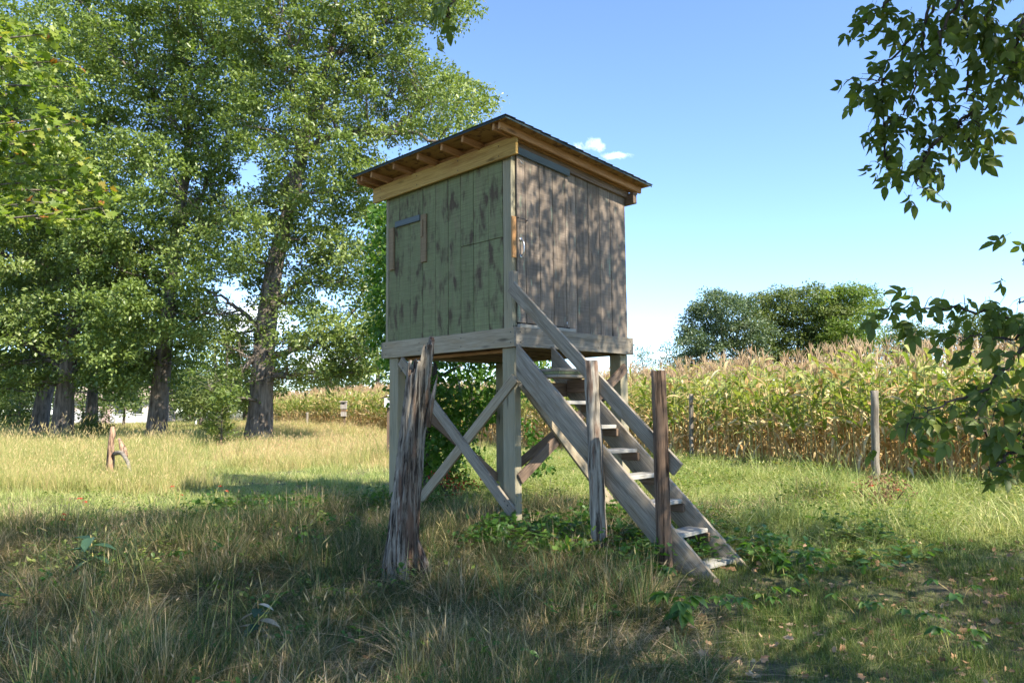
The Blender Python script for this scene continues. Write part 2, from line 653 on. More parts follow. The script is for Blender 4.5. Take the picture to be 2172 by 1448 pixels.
# ------------------------------------------------------------------ scatter (geometry nodes, for stuff nobody could count)
def scatter(name, P, rot, scale, idx, protos, mat, label, cat, smoothz=0):
    me = bpy.data.meshes.new(name)
    P = np.asarray(P, np.float32)
    me.vertices.add(len(P))
    me.vertices.foreach_set('co', P.ravel())
    a = me.attributes.new('rot', 'FLOAT_VECTOR', 'POINT')
    a.data.foreach_set('vector', np.asarray(rot, np.float32).ravel())
    a = me.attributes.new('scl', 'FLOAT_VECTOR', 'POINT')
    scale = np.asarray(scale, np.float32)
    if scale.ndim == 1:
        scale = np.repeat(scale[:, None], 3, 1)
    a.data.foreach_set('vector', scale.ravel())
    a = me.attributes.new('idx', 'INT', 'POINT')
    a.data.foreach_set('value', np.asarray(idx, np.int32))
    me.materials.append(mat)
    o = bpy.data.objects.new(name, me)
    COL.objects.link(o)
    col = bpy.data.collections.new(name + '_pieces')
    for p in protos:
        col.objects.link(p)
    ng = bpy.data.node_groups.new(name, 'GeometryNodeTree')
    ng.interface.new_socket('Geometry', in_out='INPUT', socket_type='NodeSocketGeometry')
    ng.interface.new_socket('Geometry', in_out='OUTPUT', socket_type='NodeSocketGeometry')
    gi = ng.nodes.new('NodeGroupInput')
    go = ng.nodes.new('NodeGroupOutput')
    ci = ng.nodes.new('GeometryNodeCollectionInfo')
    ci.inputs['Collection'].default_value = col
    ci.inputs['Separate Children'].default_value = True
    ci.inputs['Reset Children'].default_value = True
    ip = ng.nodes.new('GeometryNodeInstanceOnPoints')
    ip.inputs['Pick Instance'].default_value = True

    def attr(nm, typ):
        q = ng.nodes.new('GeometryNodeInputNamedAttribute')
        q.data_type = typ
        q.inputs['Name'].default_value = nm
        return [s_ for s_ in q.outputs if s_.enabled][0]
    lk = ng.links.new
    lk(gi.outputs[0], ip.inputs['Points'])
    lk(ci.outputs[0], ip.inputs['Instance'])
    lk(attr('idx', 'INT'), ip.inputs['Instance Index'])
    e2r = ng.nodes.new('FunctionNodeEulerToRotation')
    lk(attr('rot', 'FLOAT_VECTOR'), e2r.inputs[0])
    lk(e2r.outputs[0], ip.inputs['Rotation'])
    lk(attr('scl', 'FLOAT_VECTOR'), ip.inputs['Scale'])
    lk(ip.outputs[0], go.inputs[0])
    md = o.modifiers.new('scatter', 'NODES')
    md.node_group = ng
    tag(o, label, cat, None, 'stuff')
    return o


def turf(name, n, size, h, hv, wid, lean, mat, rng, seg=3, heads=0.0, bend=.5, tuft=7, flop=.0, tr=.05):
    """square piece of turf: n blades growing in tufts over size x size metres"""
    nt_ = max(1, n // tuft)
    tx, ty = rng.uniform(-size / 2, size / 2, nt_), rng.uniform(-size / 2, size / 2, nt_)
    th_ = rng.uniform(1 - hv, 1 + hv, nt_)
    tcx = rng.normal(0, .22, nt_)
    k = rng.integers(0, nt_, n)
    la = rng.uniform(0, 6.283, n)
    rr = tr * np.sqrt(rng.random(n))
    hh = h * th_[k] * rng.uniform(.6, 1.15, n)
    ln = np.abs(rng.normal(0, lean, n))
    fl = rng.random(n) < flop
    ln = np.where(fl, rng.uniform(1.2, 2.4, n), ln)
    ww = wid * rng.uniform(.5, 1.35, n)
    rn = np.clip(.5 + tcx[k] + rng.normal(0, .2, n) + np.where(fl, .2, 0), 0, 1)
    dx, dy = np.cos(la), np.sin(la)
    sa = la + rng.normal(0, .7, n)
    sx, sy = -np.sin(sa), np.cos(sa)
    cv = rng.normal(0, .25, n)
    V = np.zeros((n, 2 * seg + 1, 3))
    for s_ in range(seg + 1):
        u = s_ / seg
        lat = hh * (ln * u * .7 + bend * ln * u * u)
        cx = tx[k] + dx * (rr + lat) + sx * cv * hh * u * u
        cy = ty[k] + dy * (rr + lat) + sy * cv * hh * u * u
        cz = -.02 + hh * u * np.clip(1 - .38 * ln * u, .12, 1)
        wv = ww * max(0, (1 - u ** 1.6)) * .5
        if s_ < seg:
            V[:, 2 * s_] = np.stack([cx - sx * wv, cy - sy * wv, cz], 1)
            V[:, 2 * s_ + 1] = np.stack([cx + sx * wv, cy + sy * wv, cz], 1)
        else:
            V[:, 2 * seg] = np.stack([cx, cy, cz], 1)
    m = 2 * seg + 1
    F = []
    for s_ in range(seg - 1):
        q = 2 * s_
        F += [(q, q + 1, q + 3), (q, q + 3, q + 2)]
    q = 2 * (seg - 1)
    F.append((q, q + 1, q + 2))
    F = (np.array(F)[None] + (np.arange(n) * m)[:, None, None]).reshape(-1, 3)
    VV, RR = V.reshape(-1, 3), np.repeat(rn, m)
    if heads:
        hd = np.where((rng.random(n) < heads) & ~fl)[0]
        tip = V[hd, -1]
        up_ = nrm(tip - (V[hd, -3] + V[hd, -2]) / 2)
        Lh, Wh = h * .17, max(.007, wid * .9)
        ex = []
        for q2 in ((1, 0, 0), (0, 1, 0)):
            sd = np.array(q2) * Wh
            ex.append(np.stack([tip, tip + up_ * Lh * .4 + sd, tip + up_ * Lh, tip + up_ * Lh * .4 - sd], 1))
        ex = np.concatenate(ex).reshape(-1, 3)
        ne = len(ex) // 4
        fe = (np.array([(0, 1, 2), (0, 2, 3)])[None] + (np.arange(ne) * 4)[:, None, None]).reshape(-1, 3) + len(VV)
        VV, RR, F = np.vstack([VV, ex]), np.concatenate([RR, np.full(len(ex), .97)]), np.vstack([F, fe])
    return mesh_obj(name, VV, F, mat, None, Matrix.Identity(4), False, RR, link=False)


def leafy(name, n, size, lsize, h, mat, rng, tmpl=T_SIMPLE, clump=6, flat=.35):
    """square of low leafy ground cover"""
    nc = max(1, n // clump)
    c = np.stack([rng.uniform(-size / 2, size / 2, nc), rng.uniform(-size / 2, size / 2, nc), rng.uniform(.25, 1, nc) * h], 1)
    k = rng.integers(0, nc, n)
    P = c[k] + rng.normal(0, lsize * .8, (n, 3)) * np.array([1, 1, .6])
    P[:, 2] = np.abs(P[:, 2])
    D = nrm(rng.normal(size=(n, 3)) * np.array([1, 1, flat]))
    Nn = np.array([0, 0, 1]) + rng.normal(0, .35, (n, 3))
    rn = np.clip(.45 + rng.normal(0, .2, nc)[k] + rng.normal(0, .15, n), 0, 1)
    V, F, r_ = leaves_arrays(P, D, Nn, lsize * rng.uniform(.6, 1.3, n), tmpl, rn)
    return mesh_obj(name, V, F, mat, None, Matrix.Identity(4), False, r_, link=False)


# =================================================================== GROUND
def build_ground():
    xs = np.unique(np.concatenate([np.linspace(-900, -60, 14), np.linspace(-60, -14, 24), np.linspace(-14, 16, 101), np.linspace(16, 60, 22), np.linspace(60, 900, 14)]))
    ys = np.unique(np.concatenate([np.linspace(-300, -8, 10), np.linspace(-8, 26, 115), np.linspace(26, 100, 38), np.linspace(100, 1500, 16)]))
    X, Y = np.meshgrid(xs, ys, indexing='ij')
    Z = ground(X, Y) + (RG.normal(0, .012, X.shape) * ((Y < 27) & (Y > -8)))
    V = np.stack([X, Y, Z], -1).reshape(-1, 3)
    ny = len(ys)
    i, j = np.meshgrid(np.arange(len(xs) - 1), np.arange(ny - 1), indexing='ij')
    q = (i * ny + j).ravel()
    F = np.stack([q, q + ny, q + ny + 1, q + 1], 1)
    m, t, b = new_mat('meadow_soil_and_thatch')
    g = NT(t)
    tc = g.n('ShaderNodeTexCoord').outputs['Object']
    n1 = g.noise(tc, .55, 5, .6)
    n2 = g.noise(tc, 9, 6, .7)
    n3 = g.noise(tc, 45, 4, .7)
    f = g.math('ADD', g.math('MULTIPLY', n2, .6), g.math('MULTIPLY', n3, .4))
    c1 = g.ramp(f, [(.35, (.040, .030, .018)), (.52, (.11, .085, .045)), (.66, (.20, .16, .09))])
    c2 = g.ramp(f, [(.35, (.03, .045, .014)), (.52, (.075, .10, .03)), (.66, (.17, .18, .07))])
    col = g.mix(g.maprange(n1, .42, .6), c1, c2)
    g.l(col, b.inputs['Base Color'])
    b.inputs['Roughness'].default_value = .95
    bp = g.n('ShaderNodeBump')
    bp.inputs['Strength'].default_value = .8
    bp.inputs['Distance'].default_value = .03
    g.l(f, bp.inputs['Height'])
    g.l(bp.outputs[0], b.inputs['Normal'])
    o = mesh_obj('ground', V, F, m, None, None, True)
    tag(o, None, None, None, 'structure')


build_ground()

# =================================================================== TOWER
TH = 0.780818
OX, OY = 0.024868, 9.348793
U = Vector((-math.sin(TH), math.cos(TH), 0))        # along the green wall, away to the left
Vv = Vector((math.cos(TH), math.sin(TH), 0))        # along the brown wall, away to the right
UPZ = Vector((0, 0, 1))
TO = Vector((OX, OY, 0))


def W(s, t, z):
    return TO + U * s + Vv * t + UPZ * z


A_, B_ = 2.777, 2.409                                # platform size
ZT, ZB = 2.507, 2.266
SL = 0.084


def build_tower():
    root = thing('hunting_blind', 'square wooden hunting blind on tall braced posts, one wall faded green, one brown', 'hunting blind', W(A_ / 2, B_ / 2, 0))
    # legs
    for s, t, w1, w2 in ((.155, .105, .215, .115), (2.575, .12, .21, .14), (.155, 2.30, .2, .17), (2.575, 2.30, .2, .17)):
        board('post', root, M_POST, W(s, t, -.35), W(s, t, ZB - .002), U, w1, w2, .008)
    # rim boards
    board('rim_board', root, M_RIM, W(.002, .022, (ZT + ZB) / 2), W(A_, .022, (ZT + ZB) / 2), UPZ, ZT - ZB, .04)
    board('rim_board', root, M_GREY, W(-.019, 0, (ZT + ZB) / 2), W(-.019, B_, (ZT + ZB) / 2), UPZ, ZT - ZB, .04, label='grey weathered rim board under the door wall')
    board('rim_board', root, M_RIM, W(.002, B_ - .022, (ZT + ZB) / 2), W(A_, B_ - .022, (ZT + ZB) / 2), UPZ, ZT - ZB - .004, .04)
    board('rim_board', root, M_GREY, W(A_ + .021, 0, (ZT + ZB) / 2), W(A_ + .021, B_, (ZT + ZB) / 2), UPZ, ZT - ZB - .004, .04)
    # joists and deck
    for i in range(6):
        s = .32 + i * .42
        board('joist', root, M_DARKW, W(s, .046, 2.36), W(s, B_ - .046, 2.36), UPZ, .18, .04)
    for i in range(8):
        t = .045 + .148 + i * .29
        board('deck_board', root, M_DARKW, W(.03, t, 2.478), W(A_ - .03, t, 2.478), Vv, .284, .03)
    board('ledger', root, M_RAFT, W(.3, .25, 2.243), W(2.45, .25, 2.243), UPZ, .04, .09)
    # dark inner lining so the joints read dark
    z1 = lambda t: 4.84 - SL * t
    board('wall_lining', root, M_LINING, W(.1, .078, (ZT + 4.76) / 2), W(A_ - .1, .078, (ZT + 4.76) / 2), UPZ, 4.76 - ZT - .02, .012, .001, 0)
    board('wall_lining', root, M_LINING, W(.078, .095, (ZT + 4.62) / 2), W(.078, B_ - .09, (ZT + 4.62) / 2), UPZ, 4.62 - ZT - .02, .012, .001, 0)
    # green wall: vertical planks
    e = [.218, .489, .781, 1.037, 1.302, 1.578, 1.864, 2.15, 2.436, 2.73]
    for i in range(9):
        c, wd = (e[i] + e[i + 1]) / 2, e[i + 1] - e[i] - .006
        dp = random.uniform(-.0035, .0035)
        if i < 3:
            board('plank', root, M_GREEN, W(c, .052 + dp, ZT), W(c, .052 + dp, 3.676), U, wd, .026, .003)
            board('plank', root, M_GREEN, W(c, .050 + dp, 3.682), W(c, .050 + dp, 4.75), U, wd, .026, .003)
        else:
            board('plank', root, M_GREEN, W(c, .052 + dp, ZT), W(c, .052 + dp, 4.75), U, wd, .026, .003)
    # far and back walls (planks too)
    for i in range(8):
        t = .2 + i * .275
        board('plank', root, M_GREEN, W(A_ - .05, t, ZT), W(A_ - .05, t, 4.86 - SL * t), Vv, .27, .026, .003)
    for i in range(9):
        c, wd = (e[i] + e[i + 1]) / 2, e[i + 1] - e[i] - .006
        board('plank', root, M_BROWN, W(c, B_ - .05, ZT), W(c, B_ - .05, 4.66), U, wd, .026, .003)
    # corner posts of the cabin
    board('corner_post', root, M_POST, W(.135, .075, ZT + .001), W(.135, .075, 4.80), U, .15, .085, .005, label='yellowish corner post between the two walls')
    board('corner_post', root, M_POST, W(A_ - .05, .06, ZT + .001), W(A_ - .05, .06, 4.76), U, .06, .05, .005)
    board('corner_post', root, M_BROWN, W(.08, B_ - .06, ZT + .001), W(.08, B_ - .06, 4.66), U, .08, .07, .005)
    # brown wall, fixed planks
    f = [1.10, 1.262, 1.526, 1.778, 2.028, 2.33]
    for i in range(5):
        c, wd = (f[i] + f[i + 1]) / 2, f[i + 1] - f[i] - .007
        board('plank', root, M_BROWN, W(.052 + random.uniform(-.003, .003), c, ZT), W(.052, c, 4.86 - SL * c), Vv, wd, .026, .003)
    # door
    dr = thing('door', None, None, W(.04, .6, 3.6))
    dr.parent = root
    dr.matrix_basis = WM[root.name].inverted() @ WM[dr.name]
    dr['label'] = 'plank door in the brown wall with a steel pull handle'
    d = [.102, .252, .516, .772, 1.027, 1.09]
    for i in range(5):
        c, wd = (d[i] + d[i + 1]) / 2, d[i + 1] - d[i] - .007
        board('plank', dr, M_BROWN, W(.036 + random.uniform(-.003, .002), c, 2.575), W(.036, c, 4.735), Vv, wd, .026, .003)
    a = Acc()
    a.tube([W(.022, .157, 3.42), W(-.02, .157, 3.435), W(-.036, .157, 3.47), W(-.04, .157, 3.525), W(-.036, .157, 3.58), W(-.02, .157, 3.615), W(.022, .157, 3.63)], .008, 8)
    for z in (3.415, 3.635):
        o_ = W(.019, .157, z)
        vs = [o_ + Vv * x + UPZ * y + U * q for q in (-.003, .002) for x, y in ((-.02, -.022), (.02, -.022), (.02, .022), (-.02, .022))]
        a.add([tuple(q) for q in vs], [(0, 1, 2, 3), (7, 6, 5, 4), (0, 4, 5, 1), (1, 5, 6, 2), (2, 6, 7, 3), (3, 7, 4, 0)])
    a.obj('handle', M_STEEL, dr)
    a = Acc()
    a.tube([W(.0, .09, 3.93), W(-.012, .09, 3.885), W(-.014, .13, 3.895), W(-.012, .2, 3.895), W(.0, .26, 3.885), W(.0, .27, 3.90)], .0045, 6)
    a.tube([W(.022, .10, 3.90), W(-.012, .10, 3.90)], .005, 6)
    a.tube([W(.022, .262, 3.885), W(-.004, .262, 3.885)], .005, 6)
    a.obj('hook', M_DKMETAL, dr)
    a = Acc()
    a.tube([W(.02, .14, 4.64), W(-.01, .14, 4.64), W(-.012, .155, 4.615), W(-.012, .2, 4.61)], .005, 6)
    a.obj('latch', M_STEEL, dr)
    a = Acc()
    a.tube([W(.02, .985, 2.60), W(-.012, .985, 2.60), W(-.014, .985, 2.64)], .006, 6)
    a.obj('latch', M_STEEL, dr)
    # drip board over the door, sill below it
    board('drip_board', root, M_PAINT, W(-.002, .098, 4.775 - SL * .1), W(-.002, 1.092, 4.775 - SL * 1.09), UPZ, .095, .028, .003, label='blue-grey painted board over the door')
    board('door_sill', root, M_SILVER, W(-.005, .085, 2.531), W(-.005, 1.142, 2.531), UPZ, .045, .06, .004)
    # fittings at the corner
    board('wood_strip', root, M_ORANGE, W(-.005, .008, 3.375), W(-.005, .008, 3.90), Vv, .07, .03, .004, label='fresh orange wood strip on the corner post')
    board('rail_block', root, M_GREY, W(.0, .0, 2.93), W(.0, .0, 3.20), Vv, .085, .09, .005)
    # shutter trim on the green wall
    board('trim_board', root, M_PAINT, W(2.50, .022, 4.245), W(1.905, .022, 4.245), UPZ, .085, .03, .004, label='blue-grey bar over the shooting window shutter')
    board('trim_board', root, M_TRIM, W(2.59, .022, 3.575), W(2.59, .022, 4.215), U, .12, .03, .004, label='bare brown upright at the left of the window')
    board('trim_board', root, M_TRIM, W(1.82, .022, 3.585), W(1.82, .022, 4.275), U, .125, .03, .004, label='bare brown upright at the right of the window')
    board('trim_board', root, M_TRIM, W(1.845, .0, 3.95), W(1.845, .0, 4.20), U, .05, .014, .003)
    # roof
    zr = lambda t: 4.93 - SL * t        # rafter centre line
    rs = [-.02, .56, .98, 1.49, 2.05, 2.60, 2.86]
    for s in rs:
        board('rafter', root, M_RAFT, W(s, -.345, zr(-.345)), W(s, B_ + .19, zr(B_ + .19)), UPZ, .092, .04, .003)
    board('barge_rafter', root, M_RAFT, W(-.115, -.335, zr(-.335)), W(-.115, B_ + .16, zr(B_ + .16)), UPZ, .105, .04, .003)
    board('barge_rafter', root, M_RAFT, W(A_ + .2, -.335, zr(-.335)), W(A_ + .2, B_ + .16, zr(B_ + .16)), UPZ, .105, .04, .003)
    board('top_plate', root, M_DARKW, W(.02, .02, 4.835), W(.02, B_ + .02, 4.835 - SL * B_), UPZ, .10, .05, .003)
    board('beam', root, M_YEL, W(-.11, -.021, 4.787), W(3.0, -.021, 4.775), UPZ, .235, .042, .005, label='yellow lumber beam under the rafter ends')
    board('beam', root, M_DARKW, W(-.11, B_ + .03, 4.575), W(3.0, B_ + .03, 4.575), UPZ, .16, .085, .005)
    for i in range(len(rs) - 1):
        if rs[i + 1] - rs[i] > .3:
            board('blocking', root, M_RAFT, W(rs[i] + .024, .045, 4.928), W(rs[i + 1] - .024, .045, 4.928), UPZ, .088, .04, .003)
    x0, x1, y0, y1 = -.272, A_ + .268, -.385, B_ + .235
    zz = lambda t, h: 4.976 + h - SL * t
    sh = board('roof_deck', root, M_OSB, W(x0 + .01, (y0 + y1) / 2, zz((y0 + y1) / 2, .008)), W(x1 - .01, (y0 + y1) / 2, zz((y0 + y1) / 2, .008)), Vv - UPZ * SL, (y1 - y0) - .02, .014, .001, 0)
    # drip edge strips
    ed = thing('drip_edge', None, None, W(0, 0, 4.98))
    ed.parent = root
    ed.matrix_basis = WM[root.name].inverted() @ WM[ed.name]
    board('edge_strip', ed, M_EDGE, W(x0, y0 + .002, zz(y0, .004)), W(x1, y0 + .002, zz(y0, .004)), UPZ, .03, .004, .001, 0)
    board('edge_strip', ed, M_EDGE, W(x0 + .002, y0, zz(y0, .004)), W(x0 + .002, y1, zz(y1, .004)), UPZ, .03, .004, .001, 0)
    board('edge_strip', ed, M_EDGE, W(x1 - .002, y0, zz(y0, .004)), W(x1 - .002, y1, zz(y1, .004)), UPZ, .03, .004, .001, 0)
    # shingle courses lapping towards the low side
    nC = 19
    step = (y1 - y0) / nC
    for i in range(nC):
        ta, tb = y0 - .012 + i * step, y0 - .012 + (i + 1) * step + .025
        o = board('shingle_course', root, M_SHING, W(x0 - .014 + random.uniform(-.005, .005), (ta + tb) / 2, zz((ta + tb) / 2, .026)),
                  W(x1 + .014, (ta + tb) / 2, zz((ta + tb) / 2, .026)), Vv - UPZ * (SL - .065), tb - ta, .009, .002, .004)
    # braces
    k = .865
    board('brace', root, M_GREY, W(2.33, .0, 1.687 + k * .603), W(.045, .0, .235), UPZ, .145, .04, .004)
    board('brace', root, M_RIM, W(.03, .042, 1.88), W(2.5, .042, -.24), UPZ, .14, .04, .004)
    board('brace', root, M_DARKW, W(.03, .1, .64), W(.03, 2.3, 2.08), UPZ, .135, .04, .004)
    board('brace', root, M_RIM, W(-.012, .12, 1.83), W(-.012, 2.15, -.10), UPZ, .14, .04, .004)
    board('brace', root, M_DARKW, W(2.6, 2.33, .4), W(.1, 2.33, 1.9), UPZ, .14, .04, .004)
    board('brace', root, M_DARKW, W(2.66, .1, 1.9), W(2.66, 2.3, .3), UPZ, .14, .04, .004)
    # carriage bolts and nail heads
    def bolt(P_, n_, r_=.011, m_=None):
        a = Acc()
        a.tube([P_ - n_ * .004, P_ + n_ * .005, P_ + n_ * .008], [r_, r_, r_ * .5], 7)
        a.obj('bolt', m_ or M_DKMETAL, root)
    nl, nr = -Vv, -U
    for s_, z_ in ((.12, .33), (.17, .38), (2.25, 2.10), (2.29, 2.06)):
        bolt(W(s_, -.02, z_), nl)
    for s_, z_ in ((.06, 2.32), (.06, 2.45), (1.0, 2.33), (1.0, 2.44), (1.9, 2.33), (1.9, 2.44), (2.7, 2.32), (2.7, 2.45)):
        bolt(W(s_, .002, z_), nl, .007)
    for t_, z_ in ((.07, 2.32), (.07, 2.45), (.8, 2.33), (.8, 2.45), (1.6, 2.33), (2.33, 2.32), (2.33, 2.45)):
        bolt(W(-.039, t_, z_), nr, .007)
    for s_ in (.2, 1.0, 1.9, 2.8):
        for dz in (-.07, .06):
            bolt(W(s_, -.042, 4.78 + dz), nl, .007)
    return root


def build_stairs():
    root = thing('staircase', 'steep grey open wooden staircase with plank treads rising to the blind door', 'staircase', W(-1.4, .33, -.15), 0)
    zt = lambda s: 2.21 + .916 * (s + .14)        # top edge of stringers
    for t in (.012, .648):
        # plumb-cut plank: local X runs down the slope
        sA, sB, dv = -.042, -2.86, .41
        A, B = W(sA, t, zt(sA) - dv / 2), W(sB, t, zt(sB) - dv / 2)
        X_ = (B - A).normalized()
        Zl = X_.cross(UPZ).normalized()
        Yl = Zl.cross(X_)
        c_ = (A + B) / 2
        M = Matrix(((X_.x, Yl.x, Zl.x, c_.x), (X_.y, Yl.y, Zl.y, c_.y), (X_.z, Yl.z, Zl.z, c_.z), (0, 0, 0, 1)))
        Mi_ = M.inverted()
        vs = [Mi_ @ (P_ + UPZ * q + Zl * h) for h in (-.021, .021) for P_, q in ((A, dv / 2), (A, -dv / 2), (B, -dv / 2), (B, dv / 2))]
        o = mesh_obj('stringer', [tuple(v_) for v_ in vs], [(0, 3, 2, 1), (4, 5, 6, 7), (0, 1, 5, 4), (1, 2, 6, 5), (2, 3, 7, 6), (3, 0, 4, 7)], M_GREY, root, M)
        bv = o.modifiers.new('bevel', 'BEVEL')
        bv.width = .004
        bv.segments = 1
    board('tread_riser', root, M_DARKW, W(-.30, .05, 1.73), W(-.30, .62, 1.73), UPZ, .17, .03)
    zs = [1.972, 1.58, 1.30, 1.03, .768, .50, .222, -.055]
    for i, z in enumerate(zs):
        s = -.14 - (2.21 - z) / .916
        fr = s + .06
        dp = .24
        if i == 0:
            for j, (dz, w_, m_) in enumerate(((0, .37, M_GREY), (-.036, .36, M_GREEN), (-.073, .35, M_GREY))):
                board('tread', root, m_, W(-.52 + .0, .012 + .03, z + dz - .016), W(-.52, .655, z + dz - .016), U, w_, .034, .004)
            board('cleat', root, M_DARKW, W(-.70, .61, z - .2), W(-.33, .61, z - .2), UPZ, .16, .036)
            continue
        board('tread', root, M_SILVER, W(fr + dp / 2, .035, z - .018 + (.008 if i % 2 else -.004)), W(fr + dp / 2, .625, z - .018), U, dp, .044, .006, .004)
        for t in (.052, .607):
            board('cleat', root, M_DARKW, W(fr - .025, t, z - .085), W(fr + .21, t, z - .085), UPZ, .088, .038)
    board('handrail', root, M_GREY, W(-.002, -.045, 3.005), W(-2.34, -.045, .88), UPZ, .158, .04, .004)
    return root


tower = build_tower()
stairs = build_stairs()


def round_post(name, mat, base, top, r0, r1, label, seg=18, rough=.05, group=None, sink=.3):
    base, top = np.array(base), np.array(top)
    n = 16
    u = np.linspace(0, 1, n)[:, None]
    d = top - base
    pts = base - d / np.linalg.norm(d) * sink * (1 - u) + d * u
    pts[1:-1] += RG.normal(0, r1 * .05, (n - 2, 3))
    a = np.arange(seg) / seg * 2 * np.pi
    prof = 1 + RG.uniform(-rough, rough, seg) + .05 * np.sin(a * 2 + 1)
    prof[3] *= .82                     # a long drying crack
    v = []
    for i in range(n):
        rr = (r0 + (r1 - r0) * u[i, 0]) * prof * (1 + RG.uniform(-.015, .015, seg))
        v.append(pts[i] + np.stack([np.cos(a) * rr, np.sin(a) * rr, np.zeros(seg)], 1))
    v = np.concatenate(v + [[pts[-1] + (0, 0, .004)]])
    f = [(i * seg + j, i * seg + (j + 1) % seg, (i + 1) * seg + (j + 1) % seg, (i + 1) * seg + j) for i in range(n - 1) for j in range(seg)]
    f += [((n - 1) * seg + j, (n - 1) * seg + (j + 1) % seg, n * seg) for j in range(seg)]
    M = Matrix.Translation(Vector(base))
    o = mesh_obj(name, v - base, f, mat, None, M, True)
    for p in o.data.polygons:
        if len(p.vertices) == 3:
            p.use_smooth = False
    tag(o, label, 'post', group)
    return o


M_PA = bark_mat('grey_split_post_wood', (.10, .08, .062), (.40, .36, .30), 26, 1.6, .7, patch=[((.17, .11, .08), .5, .62, 1.3), ((.45, .20, .05), .70, .74, 3.7)])
M_PB = bark_mat('brown_round_post_wood', (.055, .036, .025), (.19, .125, .085), 22, 1.4, .6, patch=[((.25, .22, .18), .62, .74, .8)])
M_FP = bark_mat('fence_post_wood', (.09, .075, .06), (.32, .28, .23), 18, 1.4, .6)
pa = W(-1.385, -.115, -.12)
round_post('wooden_post', M_PA, W(-1.385, -.115, -.12), W(-1.305, -.115, 2.02), .088, .076, 'grey weathered post standing upright by the middle of the staircase')
round_post('wooden_post', M_PB, W(-2.20, -.12, -.17), W(-2.19, -.12, 1.87), .074, .073, 'dark brown round post holding the lower end of the handrail')


# dead standing snag
def build_snag():
    base = np.array([-1.13, 7.6, -.17])
    M = Matrix.Translation(Vector(base))
    seg, n = 72, 36
    a = np.arange(seg) / seg * 2 * np.pi
    fib = RG.uniform(-.035, .035, seg)
    lob = .045 * np.sin(a * 3 + .6) + .035 * np.sin(a * 5 + 2) + .04 * np.sin(a * 11) + fib
    jag = np.repeat(RG.uniform(-.09, .09, seg // 3), 3) + RG.uniform(-.04, .04, seg)
    top = 2.20 + .20 * np.cos(a - .2) + jag
    top[34:37] += .12
    v = []
    for i in range(n):
        u = i / (n - 1)
        z = top * u
        lean = np.stack([.215 * (z / 2.3) ** 1.15 * np.ones(seg), .05 * u * np.ones(seg)], 1)
        rad = .143 + (.05) * np.exp(-z * 3.2) - .012 * z
        fl = .05 * np.exp(-z * 5) * np.clip(np.sin(a * 5 + .5), 0, 1)
        rad = np.clip(rad, .03, 1) * (1 + lob * (.6 + .5 * u)) + fl + RG.uniform(-.006, .006, seg)
        v.append(np.stack([np.cos(a) * rad + lean[:, 0], np.sin(a) * rad + lean[:, 1], z], 1))
    inner = v[-1].copy()
    c = inner.mean(0)
    inner[:, :2] = c[:2] + (inner[:, :2] - c[:2]) * .72
    inner2 = inner.copy()
    inner2[:, 2] = 1.7
    v += [inner, inner2, np.array([[c[0], c[1], 1.65]])]
    v = np.concatenate(v)
    f = [(i * seg + j, i * seg + (j + 1) % seg, (i + 1) * seg + (j + 1) % seg, (i + 1) * seg + j) for i in range(n + 1) for j in range(seg)]
    f += [((n + 1) * seg + j, (n + 1) * seg + (j + 1) % seg, (n + 2) * seg) for j in range(seg)]
    m = bark_mat('rotten_trunk_wood', (.07, .05, .036), (.34, .295, .235), 30, 1.5, 1.0,
                 patch=[((.13, .08, .055), .50, .62, .9), ((.40, .36, .29), .60, .68, 1.6), ((.34, .25, .14), .70, .74, 2.6)])
    root = thing('dead_tree_trunk', 'broken rotten leaning tree trunk with a jagged top in front of the blind', 'dead tree', base)
    mesh_obj('trunk', v, f, m, root, M, True)
    q = Acc()
    q.tube([base + (.28, -.12, -.1), base + (.26, -.11, .2), base + (.20, -.10, .42)], [.06, .045, .01], 9, .25)
    q.obj('root_slab', m, root)
    q = Acc()
    q.tube([base + (.28, .0, 1.5), base + (.345, .0, 1.85), base + (.385, .0, 2.02)], [.035, .02, .003], 6, .2)
    q.obj('splinter', m, root, smooth=False)


build_snag()

# =================================================================== TREES
M_OAKBARK = bark_mat('oak_bark', (.045, .036, .028), (.24, .20, .165), 7, 1.2, 1.0)
M_TWIG = bark_mat('grey_twig_bark', (.07, .055, .045), (.26, .22, .18), 12, 4, .4)
G_OAK = [(.0, (.055, .085, .020)), (.35, (.115, .165, .04)), (.65, (.195, .255, .07)), (.93, (.31, .35, .13)), (1.0, (.34, .24, .07))]
M_OAK = leaf_mat('oak_leaf', G_OAK, .38, .4, .5)
M_OAK2 = leaf_mat('oak_leaf_fresh', [(.0, (.08, .12, .03)), (.4, (.18, .245, .062)), (.7, (.28, .345, .12)), (1, (.42, .43, .20))], .38, .4, .45)
M_MAPLE = leaf_mat('maple_leaf', [(.0, (.07, .12, .016)), (.45, (.17, .245, .035)), (.85, (.32, .36, .06)), (.95, (.35, .25, .05)), (1, (.30, .05, .02))], .5, .42, .5, orand=.02)
M_GREYGREEN = leaf_mat('grey_green_leaf', [(.0, (.045, .075, .035)), (.5, (.095, .14, .07)), (1, (.19, .23, .12))], .3, .45, .45)
M_FARGREEN = leaf_mat('distant_leaf', [(.0, (.045, .075, .018)), (.5, (.11, .15, .04)), (1, (.23, .25, .085))], .32, .5, .4)
M_YELGREEN = leaf_mat('yellow_green_leaf', [(.0, (.07, .12, .02)), (.5, (.16, .23, .045)), (1, (.34, .33, .09))], .42, .5, .4)
M_BOXELD = leaf_mat('boxelder_leaf', [(.0, (.065, .10, .022)), (.6, (.15, .20, .045)), (.88, (.20, .21, .045)), (1, (.45, .28, .08))], .46, .5, .35, orand=.6)
